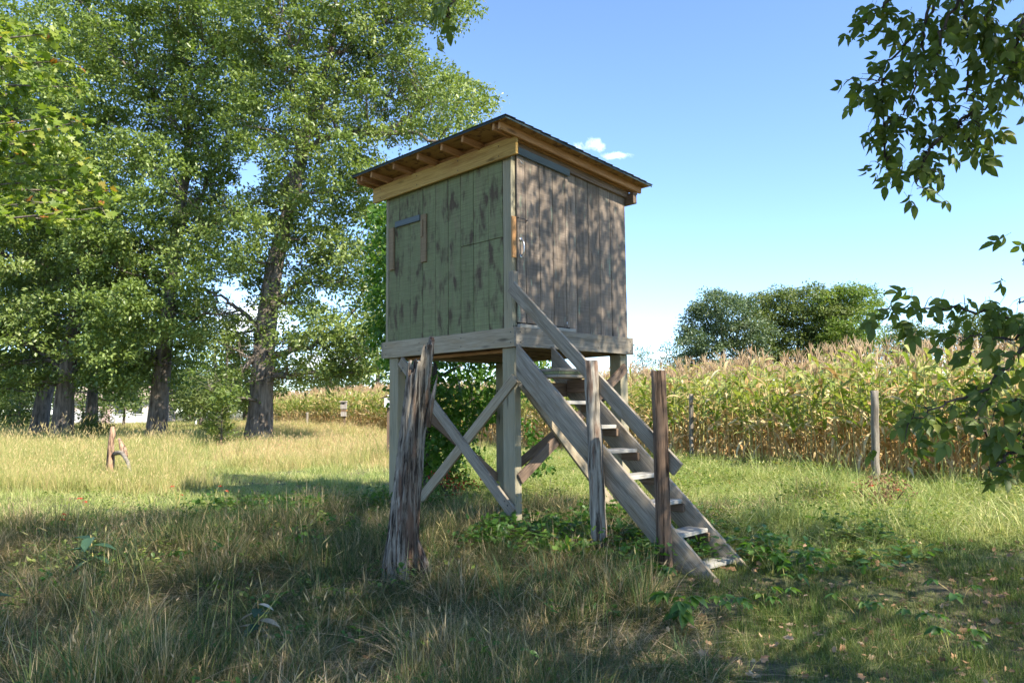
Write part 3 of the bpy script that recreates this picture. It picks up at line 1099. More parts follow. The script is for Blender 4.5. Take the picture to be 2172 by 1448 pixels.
M_VINE = leaf_mat('grape_vine_leaf', [(.0, (.04, .10, .014)), (.6, (.10, .20, .03)), (.9, (.22, .28, .05)), (1, (.35, .22, .05))], .5, .45, .4)


def px_path(pts, Y, n, dy=None):
    P = [at(x, y, Y + (0 if dy is None else dy[i])) for i, (x, y, *_) in enumerate(pts)]
    return spline(P, n)


def big_tree(name, label, cat, Y, trunk, limbs, polys, gaps, spacing, crad, twigs, per, lsize, lmat, seed, depth=4.5, group=None, dead=0,
             bark=None, tmpl=T_SIMPLE, conn=.6, spread=.16, flat=.62, root_flare=True, ltw=True, vis=9999):
    rng = np.random.default_rng(seed)
    bark = bark or M_OAKBARK
    base = at(trunk[0][0], trunk[0][1], Y)
    base[2] = float(ground(base[0], base[1]))
    root = thing(name, label, cat, base, 0, group)
    m_px = Y / FPX
    # trunk
    P = px_path(trunk, Y, 26)
    P[0][2] = base[2] - .3
    rad = np.interp(np.linspace(0, 1, 26), np.linspace(0, 1, len(trunk)), [t[2] for t in trunk]) * m_px / 2
    if root_flare:
        h = P[:, 2] - base[2]
        rad = rad * (1 + .35 * np.exp(-np.clip(h, 0, 99) * 2.2))
    a = Acc()
    a.tube(P, rad, 14, .05)
    a.obj('trunk', bark, root)
    skel = [P]
    srad = [rad]
    for lb in limbs:
        off = rng.uniform(-1, 1) * depth * .45
        n = 14
        dy = np.linspace(0, off, len(lb))
        Q = px_path(lb, Y, n, dy)
        rr = np.interp(np.linspace(0, 1, n), np.linspace(0, 1, len(lb)), [t[2] for t in lb]) * m_px / 2
        Q[1:-1] += rng.normal(0, .06, (n - 2, 3))
        a = Acc()
        a.tube(Q, rr, 8, .08)
        a.obj('limb', bark, root)
        skel.append(Q)
        srad.append(rr)
    SK = np.concatenate(skel)
    SR = np.concatenate(srad)
    # crown
    C = []
    for poly in polys:
        for lay in range(2):
            for x, y in sample_poly(poly, gaps, spacing, rng):
                if y > vis and lay == 0 and rng.random() < .93 and any(abs(x - np.interp(y, [q_[1] for q_ in trunk[::-1]], [q_[0] for q_ in trunk[::-1]])) < 44 for _ in (0,)):
                    continue
                C.append(at(x, y, Y + (rng.uniform(-1, .15) if lay == 0 else rng.uniform(-.1, 1)) * depth))
    C = np.array(C)
    rads = crad * rng.uniform(.6, 1.25, len(C))
    Pn, D, Nn, sz, rnd = foliage(C, rads, twigs, per, lsize, rng, spread=spread, flat=flat)
    leaves_obj('crown', Pn, D, Nn, sz, tmpl, rnd, lmat, root)
    # branches reaching into the clumps
    a = Acc()
    for c, r_ in zip(C, rads):
        if rng.random() > conn:
            continue
        d2 = ((SK - c) ** 2).sum(1) + np.where(SK[:, 2] > c[2] + .3, 400, 0)
        k = int(np.argmin(d2))
        s0 = SK[k]
        L_ = np.linalg.norm(c - s0)
        if L_ > (3.0 if rng.random() < .8 else 5.0):
            continue
        mid = (s0 + c) / 2 + rng.normal(0, .1 * L_, 3) * .8 + (0, 0, -.05 * L_)
        r0 = min(.07, SR[k] * .6)
        pts = spline([s0, mid, c], 6)
        a.tube(pts, np.linspace(r0, .018, 6), 4, cap=False)
        if ltw:
            for _ in range(3):
                e = c + nrm(rng.normal(size=3)) * r_ * np.array([1, 1, .5])
                s1 = pts[rng.integers(2, 6)]
                a.tube([s1, (s1 + e) / 2 + rng.normal(0, .1, 3), e], [.016, .011, .006], 3, cap=False)
    for _ in range(dead):              # bare grey twigs inside the crown
        k = rng.integers(6, len(SK))
        s0 = SK[k]
        dd = nrm(np.array([rng.normal(), rng.normal() * .6 - .5, rng.normal() * .4 + .05]))
        L_ = rng.uniform(.8, 2.2)
        pts = spline([s0, s0 + dd * L_ * .5 + rng.normal(0, .12, 3), s0 + dd * L_ + rng.normal(0, .2, 3)], 5)
        a.tube(pts, np.linspace(.03, .008, 5), 3, cap=False)
        for _ in range(4):
            p0 = pts[rng.integers(1, 5)]
            a.tube([p0, p0 + rng.normal(0, .28, 3), p0 + rng.normal(0, .45, 3)], [.012, .009, .004], 3, cap=False)
    if a.n:
        a.obj('branches', M_TWIG if dead else bark, root)
    return root


T1poly = [(520, -150), (1000, -150), (1010, 20), (965, 70), (865, 60), (855, 110), (890, 150), (985, 175), (1058, 225), (1045, 262), (940, 290), (850, 300), (790, 335),
          (800, 420), (815, 560), (810, 700), (790, 790), (700, 810), (630, 815), (590, 780), (560, 800), (550, 850), (480, 850), (505, 760), (430, 700), (425, 630),
          (410, 540), (410, 460), (510, 445), (545, 380), (510, 300), (515, 150)]
T1gap = [(545, 330, 26, 75), (745, 235, 34, 22), (820, 265, 55, 22), (485, 640, 45, 60), (655, 770, 42, 24), (700, 640, 62, 26), (860, 330, 60, 26), (815, 320, 24, 45), (760, 500, 30, 18),
         (555, 690, 30, 30), (600, 860, 60, 45), (640, 600, 24, 20)]
big_tree('oak_tree', 'tall spreading oak with a thick trunk beside the corn, crown reaching over the blind', 'oak tree', 32,
         [(547, 950, 56), (553, 860, 50), (560, 760, 45), (568, 660, 42), (586, 550, 34), (612, 450, 30), (636, 350, 27), (655, 250, 20), (690, 150, 14), (720, 20, 8)],
         [[(590, 420, 16), (640, 340, 14), (690, 292, 13), (780, 284, 12), (870, 278, 9), (930, 300, 5)],
          [(650, 280, 14), (690, 210, 12), (710, 175, 10), (770, 172, 7), (850, 215, 4)],
          [(700, 290, 9), (800, 280, 8), (870, 245, 7), (890, 225, 5), (960, 215, 3)],
          [(565, 660, 14), (600, 630, 10), (640, 590, 7), (720, 560, 4)], [(556, 760, 16), (630, 740, 13), (690, 715, 10), (760, 650, 5)],
          [(556, 800, 16), (640, 795, 12), (720, 780, 9), (790, 740, 4)], [(562, 700, 12), (500, 650, 8), (440, 620, 4)],
          [(600, 500, 12), (540, 460, 8), (450, 480, 5)], [(660, 230, 12), (640, 140, 9), (600, 40, 5)], [(690, 150, 9), (780, 60, 7), (900, 20, 4)],
          [(560, 740, 12), (510, 790, 8), (490, 830, 4)]],
         [T1poly], T1gap, 37, .98, 36, 10, .175, M_OAK, 3, 4.2, 'big oaks at the left', dead=90, vis=560, flat=.75)
T2poly = [(190, -150), (515, -150), (530, 30), (515, 80), (525, 180), (540, 240), (505, 330), (470, 400), (420, 460), (410, 560), (430, 650), (420, 760), (395, 820), (340, 840),
          (230, 830), (200, 780), (180, 600), (130, 420), (110, 300), (75, 120), (85, 20), (120, -60)]
T2gap = [(290, 275, 34, 24), (235, 415, 26, 16), (400, 500, 34, 22), (290, 610, 24, 14), (330, 900, 60, 40)]
big_tree('oak_tree', 'tall oak with a slim leaning trunk, second from the blind, in mid grove', 'oak tree', 35,
         [(328, 955, 42), (337, 860, 38), (346, 760, 34), (357, 650, 31), (368, 540, 27), (384, 430, 22), (398, 330, 16), (392, 200, 10), (372, 60, 6)],
         [[(364, 560, 16), (410, 515, 12), (470, 470, 6)], [(360, 620, 14), (300, 560, 9), (240, 520, 5)], [(384, 430, 12), (330, 350, 9), (285, 300, 5)],
          [(350, 720, 10), (400, 690, 7), (440, 660, 4)], [(375, 500, 12), (430, 400, 8), (480, 300, 4)], [(396, 300, 10), (330, 200, 7), (240, 120, 4)],
          [(392, 240, 9), (440, 140, 6), (470, 30, 4)], [(346, 760, 10), (280, 740, 7), (220, 700, 4)]],
         [T2poly], T2gap[:2], 36, 1.05, 38, 10, .19, M_OAK2, 4, 5, 'big oaks at the left', dead=100, vis=730, flat=.75)
T3poly = [(-90, 380), (60, 360), (200, 420), (270, 560), (280, 700), (270, 810), (200, 835), (120, 815), (40, 825), (-90, 830)]
big_tree('oak_tree', 'broad oak with a pale sunlit trunk, leftmost of the front row', 'oak tree', 36,
         [(128, 960, 46), (134, 880, 40), (142, 800, 34), (155, 700, 28), (170, 600, 22), (182, 500, 16), (188, 400, 10)],
         [[(142, 800, 12), (80, 740, 8), (0, 700, 4)], [(155, 700, 12), (230, 660, 8), (270, 620, 4)], [(165, 620, 12), (90, 560, 8), (10, 540, 4)],
          [(175, 560, 10), (230, 500, 7), (250, 460, 4)]],
         [T3poly], [(20, 760, 0.1, .1)], 36, 1.1, 36, 10, .19, M_OAK, 5, 4, 'big oaks at the left', dead=60, vis=770, flat=.75)
big_tree('oak_tree', 'shaded dark trunked oak standing close behind the leftmost pale trunk', 'oak tree', 43,
         [(80, 925, 34), (92, 850, 32), (108, 770, 26), (100, 620, 18), (60, 450, 12), (15, 250, 7), (0, 100, 4)],
         [[(108, 760, 12), (40, 700, 8), (-40, 680, 4)], [(100, 620, 10), (40, 520, 7), (-20, 450, 4)]],
         [[(-160, 20), (35, 25), (50, 80), (55, 110), (120, 180), (190, 330), (160, 600), (150, 800), (60, 835), (-160, 820)]], [(75, 50, 26, 40)], 36, 1.3, 26, 11, .26, M_OAK2, 6, 4,
         'big oaks at the left', dead=10)
big_tree('oak_tree', 'small dark oak seen between two thicker trunks with the house behind it', 'oak tree', 50,
         [(194, 905, 26), (195, 850, 22), (203, 780, 17), (212, 690, 12), (220, 600, 7)],
         [[(200, 800, 8), (250, 760, 5), (300, 740, 3)]],
         [[(140, 520), (330, 520), (345, 700), (335, 830), (260, 850), (200, 810), (150, 800)]], [(340, 860, 50, 20)], 38, 1.3, 17, 10, .28, M_OAK, 8, 4, 'big oaks at the left')

# trees beyond, seen between the trunks and above the corn
far_rng = np.random.default_rng(21)


def far_tree(label, Y, px, gy, top, poly, lmat, seed, spacing=26, crad=1.6, lsize=.4, gaps=(), tw=13, group='distant trees beyond the corn', name='tree', depth=4, trunkw=10, flat=.7, cat='tree', per=8):
    tr = [(px, gy, trunkw), (px + 2, (gy + top) / 2, trunkw * .7), (px, top + (gy - top) * .25, trunkw * .3)]
    return big_tree(name, label, cat, Y, tr, [], [poly], list(gaps), spacing, crad, tw, per, lsize, lmat, seed, depth, group, tmpl=T_SIMPLE, conn=.25, spread=.3, flat=flat,
                    root_flare=False, ltw=False)


def blob(x0, x1, y0, y1, seed, n=12):
    rng = np.random.default_rng(seed)
    cx, cy, rx, ry = (x0 + x1) / 2, (y0 + y1) / 2, (x1 - x0) / 2, (y1 - y0) / 2
    return [(cx + rx * math.cos(t) * rng.uniform(.82, 1.05), cy + ry * math.sin(t) * rng.uniform(.85, 1.05)) for t in np.linspace(0, 2 * math.pi, n, endpoint=False)]


GB = 'sunlit trees behind the oak trunks'
far_tree('bright yellow-green tree seen between the two nearest oak trunks', 80, 455, 880, 690, blob(395, 525, 700, 885, 1), M_YELGREEN, 31, group=GB, spacing=24, crad=1.5)
far_tree('mid-green tree behind the leaning oak trunk', 92, 400, 880, 740, blob(350, 450, 760, 890, 2), M_FARGREEN, 32, group=GB, spacing=24, crad=1.5)
far_tree('low spreading green tree behind the thick oak trunk', 88, 520, 880, 770, blob(440, 610, 775, 880, 3), M_FARGREEN, 33, group=GB, spacing=24, crad=1.5)
far_tree('round green tree above the corn left of the blind', 95, 700, 860, 700, blob(610, 790, 700, 870, 4), M_FARGREEN, 34, spacing=24, crad=1.6)
far_tree('pale green tree above the corn just left of the blind', 90, 800, 850, 690, blob(745, 870, 700, 860, 5), M_YELGREEN, 35, spacing=24, crad=1.5)
far_tree('leafy green tree at the left edge behind the dark oak trunk', 66, 20, 890, 760, blob(-70, 70, 770, 915, 6), M_YELGREEN, 36, group=GB, spacing=24, crad=1.2, lsize=.3)
far_tree('bushy green tree beside the distant house', 84, 330, 885, 800, blob(290, 370, 800, 900, 8), M_FARGREEN, 38, group=GB, spacing=22, crad=1.3)
far_tree('grey-green willowy tree at the left end of the treeline above the corn', 84, 1530, 855, 630,
         [(1442, 740), (1455, 690), (1480, 655), (1510, 632), (1560, 628), (1600, 650), (1625, 690), (1620, 740), (1600, 800), (1450, 810)], M_GREYGREEN, 41, spacing=25, crad=1.7, lsize=.3, tw=52, per=10)
far_tree('wide rounded green tree in the middle of the treeline above the corn', 90, 1690, 855, 622,
         [(1590, 650), (1640, 630), (1680, 622), (1730, 626), (1775, 650), (1790, 700), (1790, 790), (1610, 800)], M_FARGREEN, 42, spacing=25, crad=1.9, lsize=.33, tw=52, per=10)
far_tree('bright green tree at the right end of the treeline above the corn', 88, 1805, 850, 618,
         [(1735, 640), (1780, 620), (1835, 624), (1862, 655), (1855, 715), (1830, 790), (1745, 790)], M_YELGREEN, 43, spacing=25, crad=1.7, lsize=.32, gaps=[(1830, 690, 10, 12)], tw=46, per=10)
far_tree('small thin grey-green tree beside the far leg of the blind', 75, 1362, 830, 740, blob(1342, 1382, 742, 810, 9), M_GREYGREEN, 44, spacing=15, crad=.6, lsize=.2, trunkw=4, tw=8, depth=1)
far_tree('small bushy grey-green tree left of the treeline', 72, 1420, 830, 735, blob(1394, 1446, 732, 810, 10), M_GREYGREEN, 45, spacing=15, crad=.7, lsize=.2, trunkw=5, tw=10, depth=1.2)
far_tree('low dark tree behind the corn under the hanging branch', 105, 1920, 845, 690, blob(1860, 1995, 690, 780, 11), M_FARGREEN, 46, spacing=16, crad=1.5, lsize=.35, tw=18)
far_tree('low rounded tree behind the corn at the right edge', 100, 2080, 845, 672, blob(1985, 2215, 670, 780, 12), M_FARGREEN, 47, spacing=16, crad=1.5, lsize=.35, tw=18)


def wooded_band():
    rng = np.random.default_rng(77)
    P = []
    for _ in range(900):
        x = rng.uniform(-190, 210)
        y = rng.uniform(150, 190)
        h = 5 + 2.5 * math.sin(x * .05) + 1.5 * math.sin(x * .17 + 2) + (2.5 if x < -20 else 0)
        if abs(x) < 3:
            continue
        P.append((x, y, rng.uniform(.3, 1) * h))
    C = np.array(P)
    Pn, D, Nn, sz, rnd = foliage(C, np.full(len(C), 3.0), 12, 6, .9, rng, spread=.7)
    o = leaves_obj('distant_woods', Pn, D, Nn, sz, T_SIMPLE, rnd, M_FARGREEN, None)
    tag(o, 'low dark far-off wood along the horizon beyond the corn and oaks', 'woods', None, 'stuff')


wooded_band()
far_tree('low green thicket between the leaning oak and the thick oak trunk', 58, 425, 905, 800, blob(365, 500, 800, 895, 15), M_FARGREEN, 53, group=GB, spacing=17, crad=1.0, lsize=.26, trunkw=6)
far_tree('dense green thicket right behind the leftmost oak trunks', 60, 40, 905, 800, blob(-60, 130, 800, 905, 16), M_FARGREEN, 54, group=GB, spacing=18, crad=1.1, lsize=.26, trunkw=6)
far_tree('tall leafy tree filling the gap beyond the two nearest oaks', 70, 480, 890, 640, blob(415, 560, 650, 800, 17), M_FARGREEN, 55, group=GB, spacing=30, crad=1.3, lsize=.28, trunkw=8)
far_tree('leafy green understory tree in front of the distant house, left part', 62, 175, 905, 830, blob(148, 232, 828, 880, 13), M_OAK, 51, group=GB, spacing=18, crad=.9, lsize=.24, trunkw=6)
far_tree('leafy green understory tree in front of the distant house, right part', 60, 262, 905, 825, blob(215, 318, 815, 872, 14), M_OAK, 52, group=GB, spacing=18, crad=.9, lsize=.24, trunkw=6)

# ---- maple boughs coming in at the left
def build_maple():
    rng = np.random.default_rng(51)
    base = np.array([-10.6, 9.5, 0.0])
    root = thing('maple_tree', 'sunlit yellow-green maple with boughs reaching in from the left edge', 'maple tree', base)
    P = spline([base - (0, 0, .3), base + (.1, 0, 2), base + (.2, .1, 4.5), base + (.3, 0, 8)], 14)
    a = Acc()
    a.tube(P, np.linspace(.24, .08, 14), 12, .06)
    a.obj('trunk', M_OAKBARK, root)
    tips = [(225, 405), (215, 440), (190, 375), (165, 260), (172, 185), (130, 130), (115, 70), (75, 330), (140, 300), (60, 200), (200, 465), (100, 430), (30, 120), (20, 440), (40, 300), (150, 350), (90, 250), (20, 60)]
    Ps, Ds = [], []
    for (x, y) in tips:
        Y = 9.2 + rng.uniform(-.9, .9)
        e = at(x, y, Y)
        s0 = base + (.25, 0, e[2] - rng.uniform(.4, 1.2))
        m1 = (s0 + e) / 2 + (0, 0, .25)
        path = spline([s0, m1, e], 16)
        a = Acc()
        a.tube(path, np.linspace(.045, .005, 16), 5, cap=False)
        for k in range(3, 16):
            for _ in range(3):
                q = path[k]
                d = nrm(np.array([rng.normal() + .35, rng.normal(), rng.normal() * .35 + .05]))
                L_ = rng.uniform(.18, .5) * (1.3 - k / 16)
                e2 = q + d * L_
                a.tube([q, e2], [.005, .002], 3, cap=False)
                for j in range(7):
                    u = rng.uniform(.25, 1.05)
                    Ps.append(q + d * L_ * u + rng.normal(0, .045, 3))
                    Ds.append(d * .7 + rng.normal(0, .5, 3) + (0, 0, -.35))
        a.obj('bough', M_TWIG, root)
    Ps, Ds = np.array(Ps), np.array(Ds)
    Nn = np.array([.25, -.25, .8]) + rng.normal(0, .45, Ps.shape)
    # the rest of the crown, left of the frame
    C = np.array([base + np.array([rng.uniform(-2.2, 2.0), rng.uniform(-2, 2), rng.uniform(2.6, 8.6)]) for _ in range(90)])
    P2, D2, N2, s2, r2 = foliage(C, np.full(len(C), .6), 12, 6, .12, rng, spread=.1)
    keep = P2[:, 0] < -0.60 * P2[:, 1] - .4
    leaves_obj('crown', np.vstack([Ps, P2[keep]]), np.vstack([Ds, D2[keep]]), np.vstack([Nn, N2[keep]]),
               np.concatenate([rng.uniform(.075, .13, len(Ps)), s2[keep]]), T_MAPLE,
               np.concatenate([np.clip(rng.normal(.55, .22, len(Ps)), 0, 1), r2[keep]]), M_MAPLE, root)


build_maple()

# ---- young vine-hung tree behind the blind
def build_vine_tree():
    rng = np.random.default_rng(61)
    Y = 13.6
    base = at(908, 1010, Y)
    base[2] = 0
    root = thing('young_tree', 'slender vine-hung young tree growing close behind the blind', 'tree', base)
    a = Acc()
    P = spline([base - (0, 0, .2), at(905, 940, Y), at(908, 860, Y), at(925, 760, Y), at(900, 600, Y), at(850, 480, Y)], 16)
    a.tube(P, np.linspace(.075, .02, 16), 8, .1)
    a.obj('trunk', M_DKB, root)
    for pts, r_ in (([at(908, 960, Y), at(930, 900, Y), at(1000, 850, Y), at(1050, 800, Y + .5)], .035), ([at(908, 900, Y), at(880, 830, Y), at(820, 760, Y)], .03),
                    ([at(930, 800, Y), at(1000, 760, Y + .3), at(1060, 700, Y)], .03), ([at(905, 640, Y), at(860, 560, Y), at(812, 500, Y)], .02)):
        q = Acc()
        q.tube(spline(pts, 9), np.linspace(r_, .006, 9), 6, .1, cap=False)
        q.obj('limb', M_DKB, root)
    polys = [([(815, 765), (1058, 765), (1066, 850), (1040, 900), (1000, 905), (960, 960), (940, 1010), (890, 1010), (870, 900)], 15), ([(797, 440), (840, 420), (860, 500), (850, 700), (830, 760), (798, 740), (793, 600)], 13),
             ([(880, 900), (1000, 930), (1010, 1010), (960, 1060), (885, 1060)], 20), ([(1112, 770), (1165, 775), (1150, 800), (1120, 850)], 16), ([(1108, 900), (1150, 920), (1160, 1000), (1112, 1010)], 26)]
    C = []
    for poly, sp_ in polys:
        C += [at(x, y, Y + rng.uniform(-.9, .9)) for x, y in sample_poly(poly, [], sp_, rng)]
    C = np.array(C)
    Pn, D, Nn, sz, rnd = foliage(C, np.full(len(C), .2), 7, 5, .095, rng, spread=.06, droop=.8, up=.4)
    leaves_obj('crown', Pn, D, Nn, sz, T_LOBED, rnd, M_VINE, root)
    a = Acc()
    for _ in range(26):
        p0 = at(rng.uniform(890, 1050), rng.uniform(770, 860), Y + rng.uniform(-.6, .6))
        p1 = p0 + np.array([rng.normal(0, .12), rng.normal(0, .1), -rng.uniform(.5, 1.2)])
        a.tube(spline([p0, (p0 + p1) / 2 + rng.normal(0, .1, 3), p1], 5), .005, 3, cap=False)
    a.obj('vine_stems', M_TWIG, root)


M_DKB = bark_mat('dark_young_bark', (.03, .022, .018), (.10, .08, .065), 20, 3, .6)
build_vine_tree()

# small pine sapling, shrubs
def sapling():
    rng = np.random.default_rng(71)
    Y = 30
    b = at(470, 915, Y)
    b[2] = float(ground(b[0], b[1]))
    root = thing('pine_sapling', 'small soft green pine sapling left of the thick oak trunk', 'pine sapling', b)
    h = 2.0
    a = Acc()
    a.tube([b, b + (0, 0, h)], [.04, .01], 6)
    Ps, Ds = [], []
    for i in range(60):
        z = rng.uniform(.25, h)
        an = rng.uniform(0, 6.28)
        L_ = (h - z) * .42 + .12
        e = b + np.array([math.cos(an) * L_, math.sin(an) * L_, z + .25])
        s0 = b + np.array([0, 0, z])
        a.tube([s0, e], [.012, .004], 3, cap=False)
        n_ = 36
        u = rng.uniform(.25, 1.05, n_)[:, None]
        Ps.append(s0 * (1 - u) + e * u)
        Ds.append(nrm(e - s0) * .7 + rng.normal(0, .6, (n_, 3)) + (0, 0, .3))
    a.obj('trunk', M_TWIG, root)
    Ps, Ds = np.concatenate(Ps), np.concatenate(Ds)
    tn = (T_SIMPLE[0] * np.array([.35, 1, 1]), T_SIMPLE[1])
    leaves_obj('crown', Ps, Ds, rng.normal(size=Ps.shape), rng.uniform(.13, .2, len(Ps)), tn, rng.uniform(0, .9, len(Ps)), M_YELGREEN, root)


sapling()


def bush(name, label, x, y, r_, h, mat, seed, lsize=.06, n=26, tw=10, cat='shrub', tmpl=T_SIMPLE, group=None, flat=.8):
    rng = np.random.default_rng(seed)
    z = float(ground(x, y))
    root = thing(name, label, cat, (x, y, z), 0, group)
    C = np.stack([x + rng.normal(0, r_ * .45, n), y + rng.normal(0, r_ * .45, n), z + rng.uniform(.15, .85, n) * h], 1)
    Pn, D, Nn, sz, rnd = foliage(C, np.full(n, r_ * .4), tw, 6, lsize, rng, spread=lsize * .9, flat=flat)
    leaves_obj('foliage', Pn, D, Nn, sz, tmpl, rnd, mat, root)
    a = Acc()
    for c in C:
        a.tube([(x + rng.normal(0, .05), y, z - .05), ((x + c[0]) / 2, (y + c[1]) / 2, (z + c[2]) / 2 - .03), c], [.012, .009, .004], 4, cap=False)
    a.obj('stems', M_DKB, root)
    return root


# =================================================================== BOX ELDER OVERHEAD
def build_boxelder():
    rng = np.random.default_rng(91)
    base = np.array([5.6, .4, -.2])
    root = thing('boxelder_tree', 'box elder whose dark leafy branches hang in at the right before sky and corn', 'box elder tree', base)
    P = spline([base - (0, 0, .3), base + (-.1, .1, 1.6), base + (-.3, .6, 3.4), base + (-.6, 1.2, 5.4), base + (-.8, 1.8, 7.8)], 16)
    a = Acc()
    a.tube(P, np.linspace(.24, .06, 16), 12, .07)
    a.obj('trunk', M_DKB, root)
    # unseen crown: clumps whose shade dapples the ground and the blind
    C = []
    hole = [(5.2, 4.6, 6.0, .9), (6.6, 2.6, 5.6, .8), (2.6, 3.0, 6.6, .7), (4.2, .8, 6.6, .8)]

    def outside(p, m=.75):              # the crown ends short of the clearing in front of the blind
        return not (p[1] > 0 and p[0] < .70 * p[1] + m and p[2] - 1.5 < .60 * p[1] + m)
    while len(C) < 400:
        p = np.array([rng.uniform(-2.5, 10.5), rng.uniform(-3.5, 9.5), rng.uniform(2.4, 10.4)])
        q = (p - (4.2, 3.0, 6.5)) / (6.0, 5.9, 3.9)
        if (q ** 2).sum() > 1:
            continue
        if (q ** 2).sum() < .25 and rng.random() < .6:
            continue
        if any(np.linalg.norm(p - np.array(h[:3])) < h[3] for h in hole):
            continue
        gx, gy = p[0] - .821 * p[2], p[1] + .689 * p[2]      # where its shade falls
        if gy > (9.4 + (gx + 6) * 1.25 if gx < -3.2 else 14.3 if gx < -.4 else 12.5 if gx < .6 else 9.5):
            continue
        if any(((gx - a_) / c_) ** 2 + ((gy - b_) / d_) ** 2 < 1 for a_, b_, c_, d_ in ((2.2, 5.6, 1.2, .5), (.6, 6.2, .3, .3), (-.7, 7.7, .45, .3), (1.4, 6.9, .4, .3), (3.6, 6.6, .5, .25), (-2.6, 5.6, .3, .3))) and rng.random() < .9:
            continue
        if not outside(p):
            continue
        C.append(p)
    k_ = 0
    while k_ < 38:                      # unseen clumps added towards the sun to dapple the brown wall
        a_ = np.array(W(0, rng.uniform(-.1, 2.6), rng.uniform(2.3, 4.9)))
        p = a_ + rng.uniform(7.5, 12) * np.array(sdir)
        if outside(p, .5):
            C.append(p)
            k_ += 1
    C = np.array(C)
    Pn, D, Nn, sz, rnd = foliage(C, rng.uniform(.45, .8, len(C)), 15, 7, .115, rng, spread=.13, droop=.9, up=.5)
    # nothing below the pruned edge of the crown
    ok = ~((Pn[:, 1] > 0) & (np.abs(Pn[:, 0]) < .69 * Pn[:, 1] + .05) & (Pn[:, 2] - 1.5 < .575 * Pn[:, 1] + .08))
    leaves_obj('crown', Pn[ok], D[ok], Nn[ok], sz[ok], T_SIMPLE, rnd[ok], M_BOXELD, root)
    a = Acc()
    for c in C[::2]:
        k = int(np.argmin(((P - c) ** 2).sum(1) + np.where(P[:, 2] > c[2], 9, 0)))
        sp_ = spline([P[k], (P[k] + c) / 2 + (0, 0, .2), c], 6)
        if all(outside(q_, .1) for q_ in sp_):
            a.tube(sp_, np.linspace(.04, .01, 6), 4, cap=False)
    a.obj('branches', M_DKB, root)
    # hanging sprays in view: every leaflet cluster its own leaf
    sprays = [
        # points px, depth
        ([(2230, -40), (2160, 40), (2140, 130), (2120, 200), (2060, 245), (2000, 290), (1950, 340)], 4.3, 26),
        ([(2030, -60), (2050, 60), (2062, 130), (2052, 170), (2065, 230), (2078, 270)], 4.2, 15),
        ([(2010, -60), (1960, 50), (1900, 110), (1860, 175), (1835, 190)], 4.4, 20),
        ([(1960, -60), (1960, 60), (1950, 150), (1930, 220), (1880, 270)], 4.3, 20),
        ([(1900, -60), (1880, 10), (1850, 40), (1830, 50)], 4.3, 9),
        ([(2080, -60), (2000, 60), (1990, 120), (1975, 180)], 4.1, 18),
        ([(1890, 150), (1870, 200), (1878, 240), (1900, 290)], 4.4, 10),
        ([(1885, 250), (1872, 290), (1880, 330), (1878, 360)], 4.5, 8),
        ([(2000, 290), (1965, 320), (1955, 360), (1945, 400)], 4.2, 10),
        ([(2110, -60), (2100, 20), (2080, 60), (2110, 100)], 4.2, 16),
        ([(2172, 40), (2160, 90), (2150, 130), (2160, 165), (2172, 200)], 4.1, 14),
        ([(2060, 245), (2030, 260), (2052, 300), (2062, 320)], 4.3, 8),
        ([(2250, 770), (2172, 706), (2120, 670), (2060, 655), (1990, 655), (1930, 655), (1880, 655)], 3.9, 26),
        ([(2250, 640), (2172, 720), (2140, 770), (2080, 830), (2000, 860), (1950, 885), (1925, 905)], 3.7, 26),
        ([(2260, 700), (2190, 712), (2120, 718), (2070, 710), (2030, 720)], 3.8, 13),
        ([(2250, 925), (2172, 925), (2110, 925), (2075, 905), (2050, 880)], 3.6, 14),
        ([(2250, 960), (2160, 960), (2120, 980), (2105, 1000)], 3.6, 10),
        ([(2260, 820), (2200, 840), (2150, 850), (2110, 870)], 3.7, 13),
        ([(2250, 480), (2195, 520), (2168, 560)], 3.9, 7), ([(2250, 600), (2190, 630), (2165, 640)], 3.8, 5),
        ([(985, -90), (965, -20), (950, 25), (945, 45)], 3.6, 4),
    ]
    tv, tf = T_OVATE
    meshes = []
    for i in range(7):
        k = 3 if i % 2 else 5
        V, F, Rr = [], [], []
        lay = [(0, 0, 0, 1.0), (.9, -.30, 0, .85), (-.9, -.30, 0, .85), (1.0, -.62, .0, .75), (-1.0, -.62, 0, .75)][:k]
        for j, (ang, yo, zo, sc) in enumerate(lay):
            ang = ang + rng.normal(0, .12)
            roll = rng.normal(0, .55)
            R_ = np.array(Matrix.Rotation(-ang, 3, 'Z') @ Matrix.Rotation(roll, 3, 'Y') @ Matrix.Rotation(rng.normal(-.1, .25), 3, 'X'))
            vv = (tv * sc) @ R_.T + (0, yo, 0)
            V.append(vv)
            F += [tuple(np.array(f_) + j * len(tv)) for f_ in tf]
            Rr += [np.clip(rng.normal(.45, .25), 0, 1)] * len(tv)
        n0 = sum(len(v_) for v_ in V)          # leaf stalk
        V.append(np.array([(-.012, .1, 0), (.012, .1, 0), (.012, -1.05, .05), (-.012, -1.05, .05)]))
        F.append((n0, n0 + 1, n0 + 2, n0 + 3))
        Rr += [.9] * 4
        o = mesh_obj('leaf', np.concatenate(V), F, M_BOXELD, None, None, True, Rr, link=False)
        meshes.append(o.data)
        bpy.data.objects.remove(o)
    nleaf = 0
    tw_, more = Acc(), Acc()
    Mi = WM[root.name].inverted()
